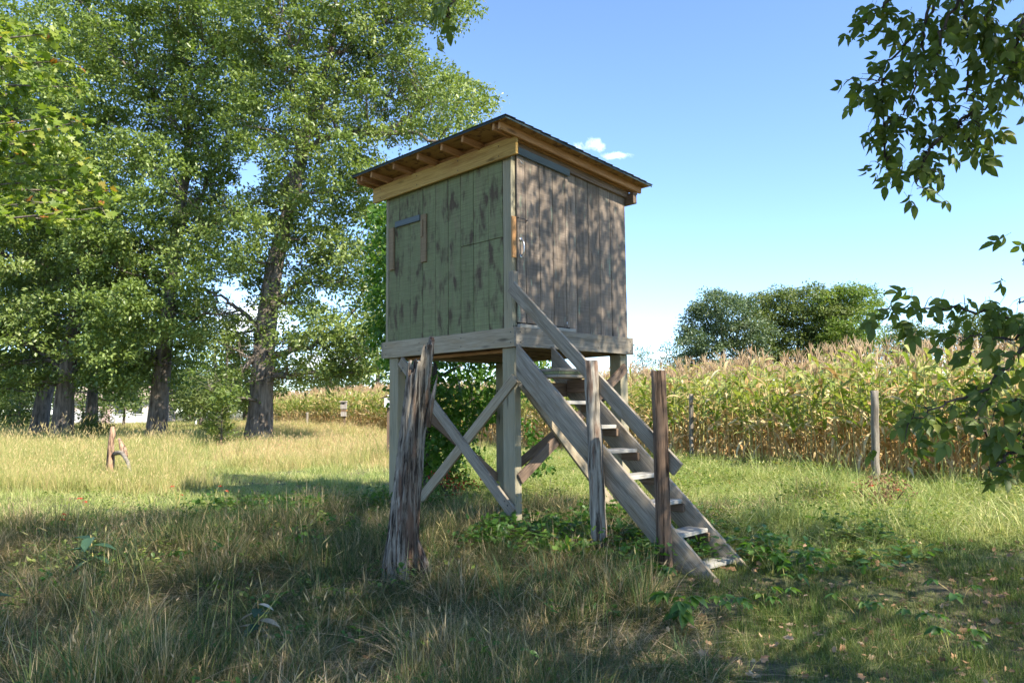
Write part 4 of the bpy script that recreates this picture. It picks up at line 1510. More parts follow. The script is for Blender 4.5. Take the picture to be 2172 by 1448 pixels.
    for pts, Y, n in sprays:
        path = spline([at(x, y, Y) for x, y in pts], 24)
        path[1:-1] += rng.normal(0, .012, (22, 3))
        q = Acc()
        q.tube(path, np.linspace(.011, .0028, 24), 5, cap=False)
        q.obj('branch', M_DKB, root)
        dens = 2.3 if path[-1][2] > 2.6 else 1.7
        for i in range(int(n * dens)):
            u = (i + rng.uniform(0, 1)) / (n * dens)
            k = min(23, int((.1 + .9 * u) * 23.99))
            side = rng.normal(0, .065, 3) * np.array([1, .8, .8])
            p = path[k] + side
            t_ = nrm(path[min(k + 1, 23)] - path[max(k - 1, 0)])
            if i % 3 == 0:
                tw_.tube([path[k], path[k] + side * .6 + (0, 0, .012), p], [.003, .0022, .0014], 3, cap=False)
            sz_ = rng.uniform(.055, .09)
            d = nrm(t_ * rng.uniform(-.1, .55) + rng.normal(0, .42, 3) * np.array([1, 1, .5]) + side * 4 + np.array([0, 0, -.95]))
            nn_ = nrm(rng.normal(size=3) * .7 + np.array([0, -.9, .25]))
            X = nrm(np.cross(d, nn_))
            Z = np.cross(X, d)
            st = p + d * sz_ * 1.0
            M = Matrix(((X[0] * sz_, d[0] * sz_, Z[0] * sz_, st[0]), (X[1] * sz_, d[1] * sz_, Z[1] * sz_, st[1]), (X[2] * sz_, d[2] * sz_, Z[2] * sz_, st[2]), (0, 0, 0, 1)))
            me_ = meshes[rng.integers(0, 7)]
            if rng.random() > 1 / dens * .9 or nleaf >= 296:
                co = np.empty(len(me_.vertices) * 3, np.float32)
                me_.vertices.foreach_get('co', co)
                Ma = np.array(M)
                more.add(co.reshape(-1, 3) @ Ma[:3, :3].T + Ma[:3, 3], [tuple(p_.vertices) for p_ in me_.polygons],
                         np.repeat(np.clip(rng.normal(.42, .22), 0, 1), len(me_.vertices)))
                continue
            o = bpy.data.objects.new('leaf', me_)
            COL.objects.link(o)
            o.parent = root
            o.matrix_basis = Mi @ M
            nleaf += 1
    tw_.obj('twigs', M_DKB, root)['kind'] = 'stuff'
    more.obj('foliage', M_BOXELD, root)['kind'] = 'stuff'
    return root


build_boxelder()

# =================================================================== CORN
CD = np.array([-.478, .878])            # along the field edge
CN = np.array([.878, .478])             # into the field
C0 = np.array([8.9, 13.6])
M_CG = leaf_mat('green_corn_leaf', [(0, (.10, .16, .025)), (.4, (.22, .29, .06)), (.75, (.44, .45, .15)), (1, (.62, .54, .28))], .35, .42, .5, orand=.45)
M_CD = leaf_mat('dry_corn_leaf', [(0, (.42, .19, .07)), (.3, (.56, .37, .17)), (.65, (.70, .58, .33)), (1, (.80, .73, .50))], .3, .6, .2, tcol=(1.1, 1.0, .8), orand=.45)
M_CS = leaf_mat('corn_stalk', [(0, (.30, .33, .09)), (.5, (.45, .38, .15)), (1, (.58, .30, .12))], .05, .6, .3, orand=.6)
M_CT = leaf_mat('corn_tassel', [(0, (.42, .27, .16)), (1, (.66, .52, .34))], .2, .7, .1, orand=.5)


def corn_leaf(rng, Lf, wd, droop, dry):
    """blade along +X from the stalk, arching over; unit metres"""
    n = 7 if not dry else 6
    V = []
    x, z, ang = 0.0, 0.0, rng.uniform(.6, 1.0) if not dry else rng.uniform(-1.2, .3)
    tw = rng.normal(0, .25 if not dry else .6)
    st = Lf / (n - 1)
    for i in range(n):
        u = i / (n - 1)
        wv = wd * (.55 + 1.2 * u * (1 - u) * 1.6) * (1 - u ** 3) * .5 if i < n - 1 else .001
        tr = tw * u * 2
        sy, sz_ = math.cos(tr) * wv, math.sin(tr) * wv
        V += [(x, -sy, z - sz_), (x, 0, z - wv * .3), (x, sy, z + sz_)]
        x += math.cos(ang) * st
        z += math.sin(ang) * st
        ang -= droop * (.6 + u) * (1.0)
    F = []
    for i in range(n - 1):
        q = i * 3
        F += [(q, q + 3, q + 4, q + 1), (q + 1, q + 4, q + 5, q + 2)]
    return np.array(V), F


def corn_parts(seed):
    """one corn plant as a list of (name, verts, faces, rnd, mat)"""
    rng = np.random.default_rng(seed)
    H = rng.uniform(2.25, 2.5)
    lean = rng.normal(0, .05, 2)
    ax = lambda z: np.array([lean[0] * (z / H) ** 2 * H, lean[1] * (z / H) ** 2 * H, z])
    parts = []
    a = Acc()
    zs = np.linspace(-.05, H, 7)
    a.tube([ax(z) for z in zs], np.linspace(.018, .007, 7), 5, cap=False)
    parts.append(('stalk', np.concatenate(a.v), a.f, np.linspace(1, 0, a.n), M_CS))
    nl = 10
    az = rng.uniform(0, 6.28)
    for i in range(nl):
        u = i / (nl - 1)
        z = .25 + u * (H - .42)
        dry = rng.random() < 1.12 - 1.9 * u
        Lf = rng.uniform(.58, .92) * (1 - .35 * abs(u - .5))
        V, F = corn_leaf(rng, Lf, rng.uniform(.075, .105) * (.8 if dry else 1), rng.uniform(.32, .5) if dry else rng.uniform(.14, .42), dry)
        an = az + i * math.pi + rng.normal(0, .5)
        c, s_ = math.cos(an), math.sin(an)
        V = V @ np.array([[c, s_, 0], [-s_, c, 0], [0, 0, 1]]) + ax(z)
        parts.append(('leaf', V, F, np.full(len(V), np.clip(rng.normal(.35 + .25 * (u > .8), .22), 0, 1)), M_CD if dry or rng.random() < .14 else M_CG))
    a = Acc()
    tp = ax(H)
    for j in range(9):
        d = nrm(np.array([rng.normal() * .22, rng.normal() * .22, 1.0]))
        Lt = rng.uniform(.22, .40)
        e = tp + d * Lt + np.array([d[0], d[1], 0]) * .12
        a.tube([tp, tp + d * Lt * .55, e], [.006, .008, .003], 3, cap=False)
    parts.append(('tassel', np.concatenate(a.v), a.f, np.full(a.n, rng.random()), M_CT))
    ze = rng.uniform(.95, 1.25)
    p0 = ax(ze)
    an = rng.uniform(0, 6.28)
    d = nrm(np.array([math.cos(an) * .7, math.sin(an) * .7, rng.uniform(-.8, .9)]))
    a = Acc()
    a.tube([p0, p0 + d * .06, p0 + d * .14, p0 + d * .22, p0 + d * .27], [.012, .027, .03, .02, .003], 6)
    parts.append(('ear', np.concatenate(a.v), a.f, np.full(a.n, .8), M_CD))
    return parts


def build_corn():
    rng = np.random.default_rng(101)
    protos, joined = [], []
    for k in range(7):
        pr = corn_parts(200 + k)
        objs = []
        for nm, V, F, r_, mt in pr:
            o = mesh_obj(nm, V, F, mt, None, Matrix.Identity(4), nm in ('stalk', 'ear'), r_, link=False)
            objs.append((nm, o.data))
            bpy.data.objects.remove(o)
        protos.append(objs)
        # one joined mesh for the mass of the field
        Vs, Fs, Rs, Ms, n0 = [], [], [], [], 0
        mats = [M_CS, M_CG, M_CD, M_CT]
        for nm, V, F, r_, mt in pr:
            Vs.append(V)
            Fs += [tuple(i + n0 for i in f_) for f_ in F]
            Ms += [mats.index(mt)] * len(F)
            Rs.append(r_)
            n0 += len(V)
        o = mesh_obj('corn_mass', np.concatenate(Vs), Fs, mats[0], None, Matrix.Identity(4), False, np.concatenate(Rs), link=False)
        for m_ in mats[1:]:
            o.data.materials.append(m_)
        o.data.polygons.foreach_set('material_index', np.array(Ms, np.int32))
        joined.append(o)
    rows = []
    for r_ in range(14):
        q = -5.5 + rng.uniform(0, .2)
        while q < 78 - (0 if r_ < 6 else 10):
            q += rng.uniform(.14, .24) * (1 if q < 35 else 1.25)
            if rng.random() < .04:
                continue
            xy = C0 + CD * q + CN * (r_ * .76 + rng.normal(0, .05))
            vis = xy[0] < .70 * xy[1] + 1.0
            rows.append((r_, q, xy[0], xy[1], vis))
    near = sorted([c for c in rows if c[4] and c[1] > -3], key=lambda c: math.hypot(c[2], c[3]) + c[0] * 3.0)[:300]
    ids = set(id(c) for c in near)
    lab = 'tall drying corn plant in the near rows at the edge of the field'
    for c in near:
        pr = protos[rng.integers(0, 7)]
        z = float(ground(c[2], c[3]))
        root = bpy.data.objects.new('corn_plant', None)
        COL.objects.link(root)
        root.empty_display_size = .1
        root.location = (c[2], c[3], z)
        root.rotation_euler = (rng.normal(0, .035), rng.normal(0, .035), rng.uniform(0, 6.28))
        s_ = rng.uniform(.9, 1.08)
        root.scale = (s_, s_, s_ * rng.uniform(.94, 1.06))
        tag(root, lab, 'corn plant', 'corn plants along the near edge of the field')
        for nm, me in pr:
            o = bpy.data.objects.new(nm, me)
            COL.objects.link(o)
            o.parent = root
    rest = [c for c in rows if id(c) not in ids]
    P = np.array([(c[2], c[3], float(ground(c[2], c[3]))) for c in rest])
    n = len(P)
    rot = np.stack([rng.normal(0, .04, n), rng.normal(0, .04, n), rng.uniform(0, 6.28, n)], 1)
    scatter('corn_field', P, rot, rng.uniform(.88, 1.1, n), rng.integers(0, 7, n), joined, M_CG, 'field of tall drying corn stretching away behind the near rows', 'corn field')


build_corn()

# =================================================================== GRASSES
def gmat(name, stops, trans=.35):
    return leaf_mat(name, stops, trans, .55, .3, tcol=(1.15, 1.15, .7), orand=.3)


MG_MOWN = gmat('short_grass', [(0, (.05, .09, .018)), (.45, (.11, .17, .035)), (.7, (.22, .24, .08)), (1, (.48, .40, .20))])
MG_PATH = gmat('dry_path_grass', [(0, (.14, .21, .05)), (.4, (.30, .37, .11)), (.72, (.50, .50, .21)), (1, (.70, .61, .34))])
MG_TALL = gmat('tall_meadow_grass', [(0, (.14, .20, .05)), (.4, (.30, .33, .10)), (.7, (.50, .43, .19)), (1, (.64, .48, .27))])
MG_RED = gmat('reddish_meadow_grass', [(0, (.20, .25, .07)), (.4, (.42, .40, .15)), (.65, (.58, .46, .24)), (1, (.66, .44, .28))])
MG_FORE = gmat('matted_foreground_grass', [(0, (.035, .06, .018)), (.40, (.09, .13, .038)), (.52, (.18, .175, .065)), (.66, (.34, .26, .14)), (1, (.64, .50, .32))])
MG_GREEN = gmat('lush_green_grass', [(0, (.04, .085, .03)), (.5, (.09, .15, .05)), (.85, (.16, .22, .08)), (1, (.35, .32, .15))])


def tile_pts(xr, yr, sp, test, rng, grow=0.0, keep=1.0, jit=.35):
    """jittered grid whose spacing grows with distance: returns points and relative spacing"""
    out, sc = [], []
    y = yr[0]
    while y < yr[1]:
        k = 1 + grow * max(0, y - yr[0])
        d = sp * k
        x = xr[0] + rng.uniform(0, d)
        while x < xr[1]:
            px_, py_ = x + rng.uniform(-jit, jit) * d, y + rng.uniform(-jit, jit) * d
            if test(px_, py_) and rng.random() < keep:
                out.append((px_, py_))
                sc.append(k)
            x += d
        y += d
    out, sc = np.array(out), np.array(sc)
    return np.stack([out[:, 0], out[:, 1], ground(out[:, 0], out[:, 1])], 1), sc


def in_view(x, y, m=.6):
    return y > 3.6 and abs(x) < .70 * y + m + 1.6


def corn_side(x, y):
    return (x - C0[0]) * CN[0] + (y - C0[1]) * CN[1]


def is_mound(x, y):
    return y > 14.3 and x < -6.6 - (y - 16) * .42 and y < 36


def is_red(x, y):
    return y > 20 + .25 * math.sin(x) and x > -.385 * y + .2 and corn_side(x, y) < 0 and x < -.10 * y and y < 62


def is_fore(x, y):
    return y < 11.6 + .5 * math.sin(x * 1.7) and x < 1.05 + .35 * math.sin(y * 1.3) + max(0, y - 8) * .9 and not (x < -5.2 and y > 9.6 + .3 * (x + 8))


def is_lawn(x, y):
    return y < 8.6 + .4 * math.sin(x * 1.3) and not is_fore(x, y)


def is_weeds(x, y):
    return not is_fore(x, y) and not is_lawn(x, y) and x > -1.8 - max(0, 14 - y) * .6 and corn_side(x, y) < .3 and y > 8


grng = np.random.default_rng(303)


def rots(n, tilt=.12):
    return np.stack([grng.normal(0, tilt, n), grng.normal(0, tilt, n), grng.uniform(0, 6.28, n)], 1)


def lay(name, protos, mat, label, xr, yr, sp, test, grow=0.0, keep=1.0, tilt=.04, hr=(.75, 1.3), hgrow=0.0, cat='grass', hfun=None):
    P, k = tile_pts(xr, yr, sp, test, grng, grow, keep)
    n = len(P)
    hz_ = grng.uniform(*hr, n) * (1 + hgrow * (k - 1))
    if hfun is not None:
        hz_ = hz_ * np.array([hfun(a, b) for a, b in P[:, :2]])
    sc = np.stack([k * grng.uniform(.95, 1.1, n), k * grng.uniform(.95, 1.1, n), hz_], 1)
    return scatter(name, P, rots(n, tilt), sc, grng.integers(0, len(protos), n), protos, mat, label, cat)


g_ = grng
bumpy = lambda x, y: .85 + .3 * math.sin(x * 1.7 + .5 * y) * math.cos(y * 1.4 - x) + .12 * math.sin(x * 5 + y * 3)
pf = [turf('fg%d' % i, 380, .55, h, .45, .0082, ln, MG_FORE, g_, 4, heads=.01, bend=.7, flop=fl) for i, (h, ln, fl) in enumerate(((.28, .55, .3), (.34, .5, .25), (.22, .9, .5), (.30, .65, .35), (.38, .4, .25), (.25, .8, .5)))]
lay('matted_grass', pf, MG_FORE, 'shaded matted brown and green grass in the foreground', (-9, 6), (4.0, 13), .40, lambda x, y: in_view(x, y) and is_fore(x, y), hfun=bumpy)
pg = [turf('gg%d' % i, 90, .5, h, .4, .0115, ln, MG_GREEN, g_, 4, bend=.9, tuft=6) for i, (h, ln) in enumerate(((.27, .5), (.22, .7), (.33, .4)))]


def green_patch(x, y):
    return in_view(x, y) and is_fore(x, y) and (math.sin(x * 1.9 + 1) * math.cos(y * 1.6 + x) > .1 or (abs(x + .2) < 2.2 and 6.5 < y < 9.2))


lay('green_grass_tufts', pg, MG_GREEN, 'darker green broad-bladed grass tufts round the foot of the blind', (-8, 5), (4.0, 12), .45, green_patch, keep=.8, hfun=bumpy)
pe = [turf('eg%d' % i, 9, .8, .62, .3, .007, .3, MG_TALL, g_, 5, heads=.35, bend=.7, tuft=2) for i in range(4)]
lay('stray_grass_stems', pe, MG_TALL, 'thin stray straw stems standing above the foreground grass', (-8, 3), (4.6, 11), .8, lambda x, y: in_view(x, y) and is_fore(x, y), keep=.55, hr=(.5, 1.1))
pl = [turf('lg%d' % i, 760, .55, h, .4, .005, ln, MG_MOWN, g_, 3, flop=.15) for i, (h, ln) in enumerate(((.075, .6), (.10, .5), (.06, .9), (.12, .6)))]
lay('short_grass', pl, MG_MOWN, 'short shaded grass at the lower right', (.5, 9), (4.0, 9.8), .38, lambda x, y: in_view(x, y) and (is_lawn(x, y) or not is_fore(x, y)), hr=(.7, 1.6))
pp = [turf('pg%d' % i, 330, .7, h, .45, .007, ln, MG_PATH, g_, 3, flop=.15) for i, (h, ln) in enumerate(((.10, .6), (.14, .5), (.18, .45), (.13, .7)))]
lay('sunlit_path_grass', pp, MG_PATH, 'pale sunlit grass of the track leading to the oaks', (-32, 6), (8.5, 50), .52,
    lambda x, y: in_view(x, y, 1) and not is_fore(x, y) and not is_mound(x, y) and not is_red(x, y) and corn_side(x, y) < 0, grow=.03, hgrow=.6, hfun=bumpy)
pt = [turf('tg%d' % i, 330, .8, h, .35, .0075, ln, MG_TALL, g_, 4, heads=.06) for i, (h, ln) in enumerate(((.44, .25), (.52, .2), (.36, .35)))]
lay('tall_meadow_grass', pt, MG_TALL, 'tall straw-coloured meadow grass at the left', (-30, -5.5), (14, 37), .55, lambda x, y: in_view(x, y, 1) and is_mound(x, y), grow=.03, hgrow=.2, hfun=bumpy)
ph = [turf('hg%d' % i, 10, .9, h, .2, .007, .12, MG_TALL, g_, 4, heads=1.0, tuft=4) for i, h in enumerate((.8, .95, 1.05))]
lay('seeding_grass_heads', ph, MG_TALL, 'tan grass seed heads standing before the oak trunks', (-26, -6), (18, 32), .9, lambda x, y: in_view(x, y, 1) and is_mound(x, y), keep=.65, hr=(.8, 1.15))
pr_ = [turf('rg%d' % i, 330, .9, h, .35, .009, ln, MG_RED, g_, 4, heads=.1) for i, (h, ln) in enumerate(((.42, .25), (.52, .2), (.34, .4)))]
lay('reddish_meadow_grass', pr_, MG_RED, 'reddish tan meadow grass between the thick oak and the blind', (-25, 1), (19.5, 62), .62, lambda x, y: in_view(x, y, 1) and is_red(x, y), grow=.03, hgrow=.2, hfun=bumpy)
lay('tall_mixed_grass', pt, MG_TALL, 'greenish straw grass mixed through the reddish meadow', (-25, 1), (18.5, 60), .8, lambda x, y: in_view(x, y, 1) and y > 19 and is_red(x, y + 1.2 + 1.5 * math.sin(x * .9)), grow=.03, hgrow=.2, keep=.6, hfun=bumpy)
pz = [turf('zg%d' % i, 300, 1.6, h, .4, .02, .3, MG_TALL, g_, 3, tr=.12) for i, h in enumerate((.28, .38))]
lay('far_meadow_grass', pz, MG_TALL, 'pale meadow grass stretching away under the oaks', (-66, 3), (30, 95), 1.25, lambda x, y: in_view(x, y, 2) and corn_side(x, y) < 0 and not is_red(x, y), grow=.02)
pw = [turf('wg%d' % i, 300, .6, h, .45, .0085, ln, MG_PATH, g_, 4, bend=.8, flop=.25) for i, (h, ln) in enumerate(((.20, .6), (.27, .5), (.15, .8), (.23, .6)))]
lay('weedy_grass', pw, MG_PATH, 'sunlit weedy grass between the blind and the corn', (-6, 15), (8.4, 25), .5, lambda x, y: in_view(x, y, 1) and is_weeds(x, y), grow=.03, hfun=bumpy)
M_WEED = leaf_mat('weed_leaf', [(0, (.08, .13, .02)), (.5, (.19, .25, .05)), (.85, (.36, .37, .12)), (.95, (.42, .28, .10)), (1, (.45, .08, .03))], .4, .5, .35)
M_GRAPE = leaf_mat('creeper_leaf', [(0, (.04, .10, .018)), (.5, (.08, .17, .03)), (.85, (.16, .24, .05)), (1, (.28, .24, .05))], .45, .4, .45)
pk = [turf('kg%d' % i, 150, .8, h, .5, .010, ln, MG_PATH, g_, 5, heads=.08, bend=.9, flop=.2) for i, (h, ln) in enumerate(((.42, .45), (.5, .35), (.36, .6)))]
lay('tangled_tall_weeds', pk, MG_PATH, 'taller tangled weeds at the right below the corn', (2.5, 15), (9.2, 20), .62,
    lambda x, y: in_view(x, y, 1) and is_weeds(x, y) and x > 2.2 and math.sin(x * 1.1 + y * .6) + math.cos(y * .8 - x * .3) > -.5, grow=.02, keep=.8, hfun=bumpy)
pq = [leafy('wl%d' % i, 260, .7, .045, .20 + .05 * i, M_WEED, g_) for i in range(4)]
lay('low_weeds', pq, M_WEED, 'yellow-green leafy weeds between the blind and the corn', (-6, 15), (8.6, 24), .62, lambda x, y: in_view(x, y, 1) and is_weeds(x, y), grow=.03, keep=.85, cat='weeds', hfun=bumpy)
lay('shade_weeds', [leafy('sw%d' % i, 40, .7, .055, .26, M_GRAPE, g_, T_OVATE, 4) for i in range(3)], M_GRAPE, 'small green broad-leaved weeds through the shaded foreground grass', (-8, 4), (4.4, 12), .62,
    lambda x, y: in_view(x, y) and is_fore(x, y), keep=.42, cat='weeds')
py_ = [leafy('yl%d' % i, 60, .8, .05, .20, M_WEED, g_, T_OVATE) for i in range(3)]
lay('broad_leaved_weeds', py_, M_WEED, 'scattered broad-leaved weeds along the edge of the shade at left', (-9, 0), (7, 14), .7,
    lambda x, y: in_view(x, y) and y > 8.2 - .5 * x - 3.5 and y < 14, keep=.5, cat='weeds')
pv = [leafy('gl%d' % i, 85, .6, .085, .2, M_GRAPE, g_, T_LOBED, 5) for i in range(3)]


def vine_zone(x, y):
    d = W(-.9, .6, 0)
    n_ = .25 * math.sin(x * 3.1 + y * 2.3)
    e = ((x - d.x) / 1.6) ** 2 + ((y - d.y) / 1.4) ** 2 < 1 + n_ and y > 7.2
    q = ((x + 2.6) / 2.3) ** 2 + ((y - 11.2) / .8) ** 2 < .9 + n_
    g = ((x - 3.3) / 1.1) ** 2 + ((y - 8.3) / .7) ** 2 < .9 + n_
    return in_view(x, y) and (e or q or g)


lay('creeping_vines', pv, M_GRAPE, 'green creeping vines round the stairs and under the blind', (-8, 7), (6, 13), .42, vine_zone, keep=.7, cat='vines')

# fallen leaves and straw
M_LIT = leaf_mat('fallen_leaf', [(0, (.16, .09, .045)), (.5, (.36, .22, .12)), (.85, (.50, .38, .25)), (1, (.45, .12, .05))], .15, .7, .2, tcol=(1, .9, .7), orand=.6)


def lit_proto(i):
    rng = np.random.default_rng(600 + i)
    n = 7
    P = np.stack([rng.normal(0, .16, n), rng.normal(0, .16, n), rng.uniform(.01, .06, n)], 1)
    D = nrm(rng.normal(size=(n, 3)) * np.array([1, 1, .3]))
    V, F, r_ = leaves_arrays(P, D, np.array([0, 0, 1]) + rng.normal(0, .6, (n, 3)), rng.uniform(.03, .07, n), T_LOBED, rng.random(n))
    return mesh_obj('ll%d' % i, V, F, M_LIT, None, Matrix.Identity(4), False, r_, link=False)


pl2 = [lit_proto(i) for i in range(4)]
P, _k = tile_pts((-5, 7), (4.0, 9.5), .30, lambda x, y: in_view(x, y) and (is_lawn(x, y) or (y < 6.6 and -2.6 < x < .3)), grng, keep=.8)
scatter('fallen_leaves', P, rots(len(P), .1), grng.uniform(.7, 1.3, len(P)), grng.integers(0, 4, len(P)), pl2, M_LIT, 'dry brown leaves fallen in the foreground grass', 'leaves')

# =================================================================== SINGLE PLANTS
def creeper(label, x, y, seed, n=5, size=.11, h=.2, mat=None, group=None, name='creeper_plant', cat='creeper'):
    """low plant of five-fingered leaves, each leaf a part"""
    rng = np.random.default_rng(seed)
    z = float(ground(x, y))
    root = thing(name, label, cat, (x, y, z), 0, group)
    a = Acc()
    for i in range(n):
        an = rng.uniform(0, 6.28)
        r_ = rng.uniform(.04, .22)
        c = np.array([x + math.cos(an) * r_, y + math.sin(an) * r_, z + h * rng.uniform(.6, 1.3)])
        a.tube([(x, y, z), ((x + c[0]) / 2, (y + c[1]) / 2, z + h * .7), c], [.004, .003, .002], 3, cap=False)
        k = 5
        Pn = np.repeat(c[None], k, 0)
        aa = an + np.linspace(-1.9, 1.9, k) + rng.normal(0, .1, k)
        D = np.stack([np.cos(aa), np.sin(aa), np.full(k, -.25) + rng.normal(0, .15, k)], 1)
        Nn = np.array([0, 0, 1]) + rng.normal(0, .25, (k, 3))
        s_ = size * rng.uniform(.8, 1.15) * np.array([.75, .95, 1.1, .95, .75])
        leaves_obj('leaf', Pn, D, Nn, s_, T_OVATE, np.clip(rng.normal(.55, .2, k), 0, 1), mat or M_GRAPE, root)
    a.obj('stem', M_CS, root)
    return root


cg = 'low five-fingered creeper plants in the grass'
spots = ((2.55, 7.3, 'just right of the lowest stair tread'), (2.2, 6.85, 'in front of the stair foot'), (1.75, 6.6, 'left of the stair foot in the longer grass'),
         (3.35, 6.3, 'in the dark lawn right of the stairs'), (2.9, 6.6, 'midway between stair foot and fallen leaves'), (4.1, 5.9, 'far right on the dark lawn'),
         (3.95, 6.9, 'at the right where shade meets weeds'), (1.5, 7.4, 'at the foot of the brown round post'), (.6, 8.4, 'at the foot of the grey split post'),
         (.95, 8.0, 'between the two round posts'), (3.1, 5.6, 'at the bottom right among fallen leaves'), (-3.3, 7.9, 'right of the dark milkweed'),
         (-2.1, 6.6, 'behind the withered milkweed'), (-3.7, 7.0, 'between the two dark milkweeds'))
for i, (x, y, where) in enumerate(spots):
    creeper('low green five-fingered creeper ' + where, x, y, 700 + i, 3 + i % 3, .105, .16, group=cg)
creeper('bright broad-leaved seedling trailing right of centre at the bottom of the photo', 1.35, 6.25, 730, 8, .14, .22)
creeper('pale-leaved creeper just beyond the foot of the staircase', 2.55, 7.7, 731, 6, .12, .22, M_VINE)
M_REDL = leaf_mat('red_creeper_leaf', [(0, (.40, .02, .02)), (1, (.65, .06, .05))], .4, .5, .3)
for i, (x, y, lb) in enumerate(((-5.3, 12.2, 'small creeper with bright red leaves at the shade edge, second from the right'), (-5.0, 12.9, 'small bright red creeper at the top end of the shade edge'),
                               (-6.1, 11.1, 'small red-leaved creeper midway along the shade edge'), (-5.6, 9.5, 'small red creeper lowest along the shade edge at left'),
                               (-1.3, 11.4, 'red-leaved creeper behind the dead trunk under the blind'), (5.4, 11.2, 'red-leaved creeper in the sunlit weeds by the brown shrub'))):
    creeper(lb, x, y, 740 + i, 2, .06, .28, M_REDL, 'small red-leaved creepers')
M_MILK = leaf_mat('milkweed_leaf', [(0, (.03, .065, .04)), (1, (.06, .12, .07))], .3, .5, .3)
M_MILKD = leaf_mat('dead_milkweed_leaf', [(0, (.38, .30, .20)), (1, (.62, .54, .42))], .2, .7, .2, tcol=(1, .9, .8))


def milkweed(label, x, y, seed, mats, n=10, h=.5, size=.19):
    rng = np.random.default_rng(seed)
    z = float(ground(x, y))
    root = thing('milkweed_plant', label, 'milkweed', (x, y, z))
    a = Acc()
    tip = np.array([x + rng.normal(0, .08), y, z + h])
    a.tube([(x, y, z), tip], [.006, .004], 5, cap=False)
    a.obj('stem', M_CS, root)
    for i in range(n):
        u = .25 + .75 * i / n
        an = i * 1.57 + rng.normal(0, .3)
        p = np.array([x, y, z]) * (1 - u) + tip * u
        leaves_obj('leaf', p[None], np.array([[math.cos(an), math.sin(an), rng.uniform(-.3, .35)]]), np.array([[rng.normal(0, .2), 0, 1.]]), size * rng.uniform(.8, 1.1), T_OVATE,
                   np.array([rng.random()]), mats[i % len(mats)], root)


milkweed('dark blue-green milkweed with drooping broad leaves at lower left', -4.15, 7.7, 801, [M_MILK], 12, .42, .24)
milkweed('second dark milkweed low at the left edge below the first', -4.35, 6.4, 802, [M_MILK], 10, .3, .22)
milkweed('withered milkweed with papery pale curled leaves near the bottom', -1.95, 6.0, 803, [M_MILKD, M_MILK], 9, .36, .17)
bush('shrub', 'green sapling bush at the right edge below the hanging branches', 8.6, 12.4, .6, 1.1, M_VINE, 811, .08, 20, 7, tmpl=T_OVATE)
bush('shrub', 'red-berried tangle of vines at the foot of the young tree', -1.0, 12.6, .35, .6, M_REDL, 812, .045, 9, 6)
bush('shrub', 'brown-leaved low shrub in the sunlit weeds right of the stairs', 5.2, 10.9, .45, .5, M_LIT, 813, .05, 16, 6)
bush('shrub', 'dark green bush at the foot of the leftmost oaks', -20.5, 37.5, 1.0, 1.6, M_OAK, 814, .12, 26, 10)
bush('shrub', 'small twiggy bush just left of the thick oak trunk', -11.6, 30.5, .55, 1.2, M_OAK, 815, .09, 20, 6)

# =================================================================== FENCE POSTS AND OTHER SMALL THINGS
def fpost(px, ytop, Y, r_, label, lean=.03, h=None, mat=M_FP, name='fence_post'):
    tp = at(px, ytop, Y)
    z = float(ground(tp[0], tp[1]))
    round_post(name, mat, (tp[0] - lean, tp[1], z), tp, r_ * 1.05, r_, label, 10, .08)


fpost(1466, 835, 20.6, .055, 'slim pale round fence post in front of the corn just right of the stairs', .05)
fpost(1855, 828, 14.6, .072, 'thick grey fence post in front of the corn beneath the hanging branch', .07)
fpost(652, 874, 50, .085, 'short dark fence post before the corn between the oak and the nest box', .05)
M_WHITE = flat_mat('faded_white_paint', (.62, .60, .58), .7)
fpost(416, 872, 66, .09, 'small white marker post far off between the oak trunks', 0, mat=M_WHITE, name='marker_post')


def birdhouse():
    Y = 44
    tp = at(729, 850, Y)
    x, y = tp[0], tp[1]
    root = thing('nest_box', 'grey two-part wooden nest box on a post before the corn', 'nest box', (x, y, 0))
    m = Y / FPX
    M1 = wood_mat('nest_box_wood', (.26, .23, .21), (.50, .46, .42))
    zt = tp[2]
    X, Yv = Vector((1, 0, 0)), Vector((0, 1, 0))
    c = lambda dz: Vector((x, y, zt + dz))
    board('post', root, M_DARKW, (x + .03, y + .16, -.2), (x + .03, y + .16, zt - .4), X, .12, .1)
    board('roof', root, M1, c(-.03) - X * .2 - Yv * .03, c(-.03) + X * .2 - Yv * .03, Yv, .4, .05)
    board('box_body', root, M1, c(-.06), c(-.46), X, .33, .26)
    board('box_front', root, M_DARKW, c(-.47), c(-.62), X, .25, .2)
    board('box_base', root, M1, c(-.63), c(-.88), X, .29, .22)
    a = Acc()
    a.tube([(x, y - .128, zt - .16), (x, y - .134, zt - .16)], .05, 12)
    a.obj('entrance_hole', M_LINING, root)


birdhouse()


def white_box():
    Y = 22
    tp = at(819, 838, Y)
    x, y, zt = tp
    root = thing('nest_box', 'small white-sided nest box half hidden behind the left leg of the blind', 'nest box', (x, y, 0))
    X, Yv = Vector((1, 0, 0)), Vector((0, 1, 0))
    c = lambda dx, dz: Vector((x + dx, y, zt + dz))
    board('post', root, M_DARKW, (x + .05, y + .12, -.2), (x + .05, y + .12, zt - .1), X, .08, .08)
    board('box_body', root, M_WHITE, c(.06, -.08), c(.06, -.34), X, .2, .18)
    board('roof', root, M_DARKW, c(-.13, -.09), c(.05, .0), Yv, .26, .02)
    board('roof', root, M_WHITE, c(.05, .0), c(.24, -.12), Yv, .26, .02)


white_box()


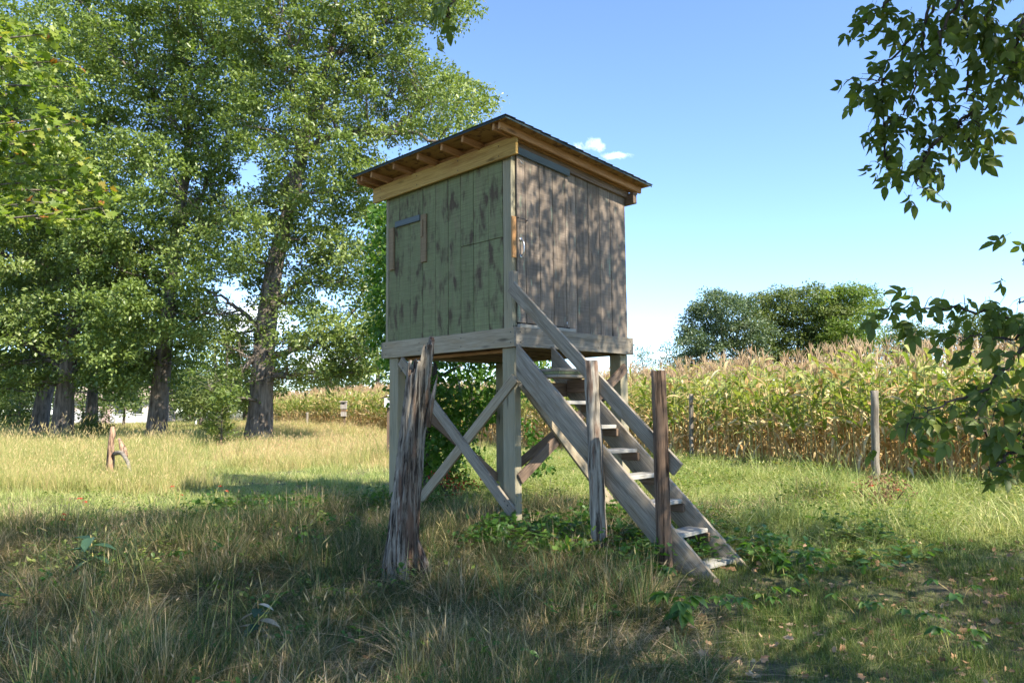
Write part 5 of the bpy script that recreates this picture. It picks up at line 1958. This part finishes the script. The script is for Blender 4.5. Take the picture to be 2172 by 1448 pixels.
def red_stump():
    Y = 17.2
    b = at(234, 968, Y)
    x, y = b[0], b[1]
    z = float(ground(x, y))
    m = bark_mat('orange_rotten_wood', (.12, .08, .06), (.50, .31, .20), 16, 2, .8, patch=[((.45, .36, .30), .55, .65, 1.1)])
    root = thing('rotten_stump', 'narrow orange-brown rotten stump sticking up from the tall grass', 'stump', (x, y, z))
    a = Acc()
    a.tube([(x, y, z - .1), (x + .01, y, z + .5), (x, y, z + .9), (x + .03, y, z + 1.05), (x + .02, y, z + 1.22)], [.10, .075, .06, .065, .04], 9, .18)
    a.obj('trunk', m, root)
    root = thing('fallen_log', 'splintered fallen log leaning in the grass beside the orange stump', 'log', (x + .3, y, z))
    a = Acc()
    a.tube([(x + .18, y, z + .95), (x + .33, y - .1, z + .72), (x + .42, y - .15, z + .55)], [.02, .075, .05], 7, .25)
    a.obj('broken_end', m, root)
    a = Acc()
    a.tube(spline([(x + .12, y - .05, z + .62), (x + .35, y - .2, z + .64), (x + .55, y - .35, z + .48), (x + .7, y - .5, z + .25)], 8), np.linspace(.05, .035, 8), 7, .15)
    a.obj('trunk', M_FP, root)


red_stump()


def house():
    Y = 78
    z0 = 0.2
    xl, xr = at(150, 870, Y)[0], at(318, 870, Y)[0]
    root = thing('house', 'pale pink and white house glimpsed behind the oak trunks', 'house', ((xl + xr) / 2, Y, z0))
    m1 = flat_mat('pale_pink_siding', (.72, .58, .52), .8)
    m2 = flat_mat('house_roof', (.45, .33, .28), .85)
    g = flat_mat('window_glass', (.05, .06, .07), .15)
    X, Yv = Vector((1, 0, 0)), Vector((0, 1, 0))
    L_ = xr - xl
    for i in range(9):
        board('siding_board', root, M_WHITE if i < 5 else m1, (xl, Y - .06, z0 + .15 + i * .3), (xr, Y - .06, z0 + .15 + i * .3), UPZ, .285, .03)
    board('wall', root, m1, (xl, Y + 3, z0 + 1.35), (xr, Y + 3, z0 + 1.35), UPZ, 2.7, 6.0)
    for sgn in (-1, 1):
        o = board('roof', root, m2, (xl - .4, Y + 3 + sgn * 1.75, z0 + 3.4), (xr + .4, Y + 3 + sgn * 1.75, z0 + 3.4), Yv + UPZ * (-.42 * sgn), 3.9, .12)
    for fx in (.25, .62, .85):
        f = board('window', root, M_WHITE, (xl + L_ * fx - .55, Y - .1, z0 + 1.7), (xl + L_ * fx + .55, Y - .1, z0 + 1.7), UPZ, 1.2, .06)
        board('pane', f, g, (xl + L_ * fx - .45, Y - .135, z0 + 1.7), (xl + L_ * fx + .45, Y - .135, z0 + 1.7), UPZ, 1.0, .02)
    board('door', root, m2, (xl + L_ * .45, Y - .1, z0), (xl + L_ * .45, Y - .1, z0 + 2.05), X, .9, .06)


house()
print('objects', len(S.objects))
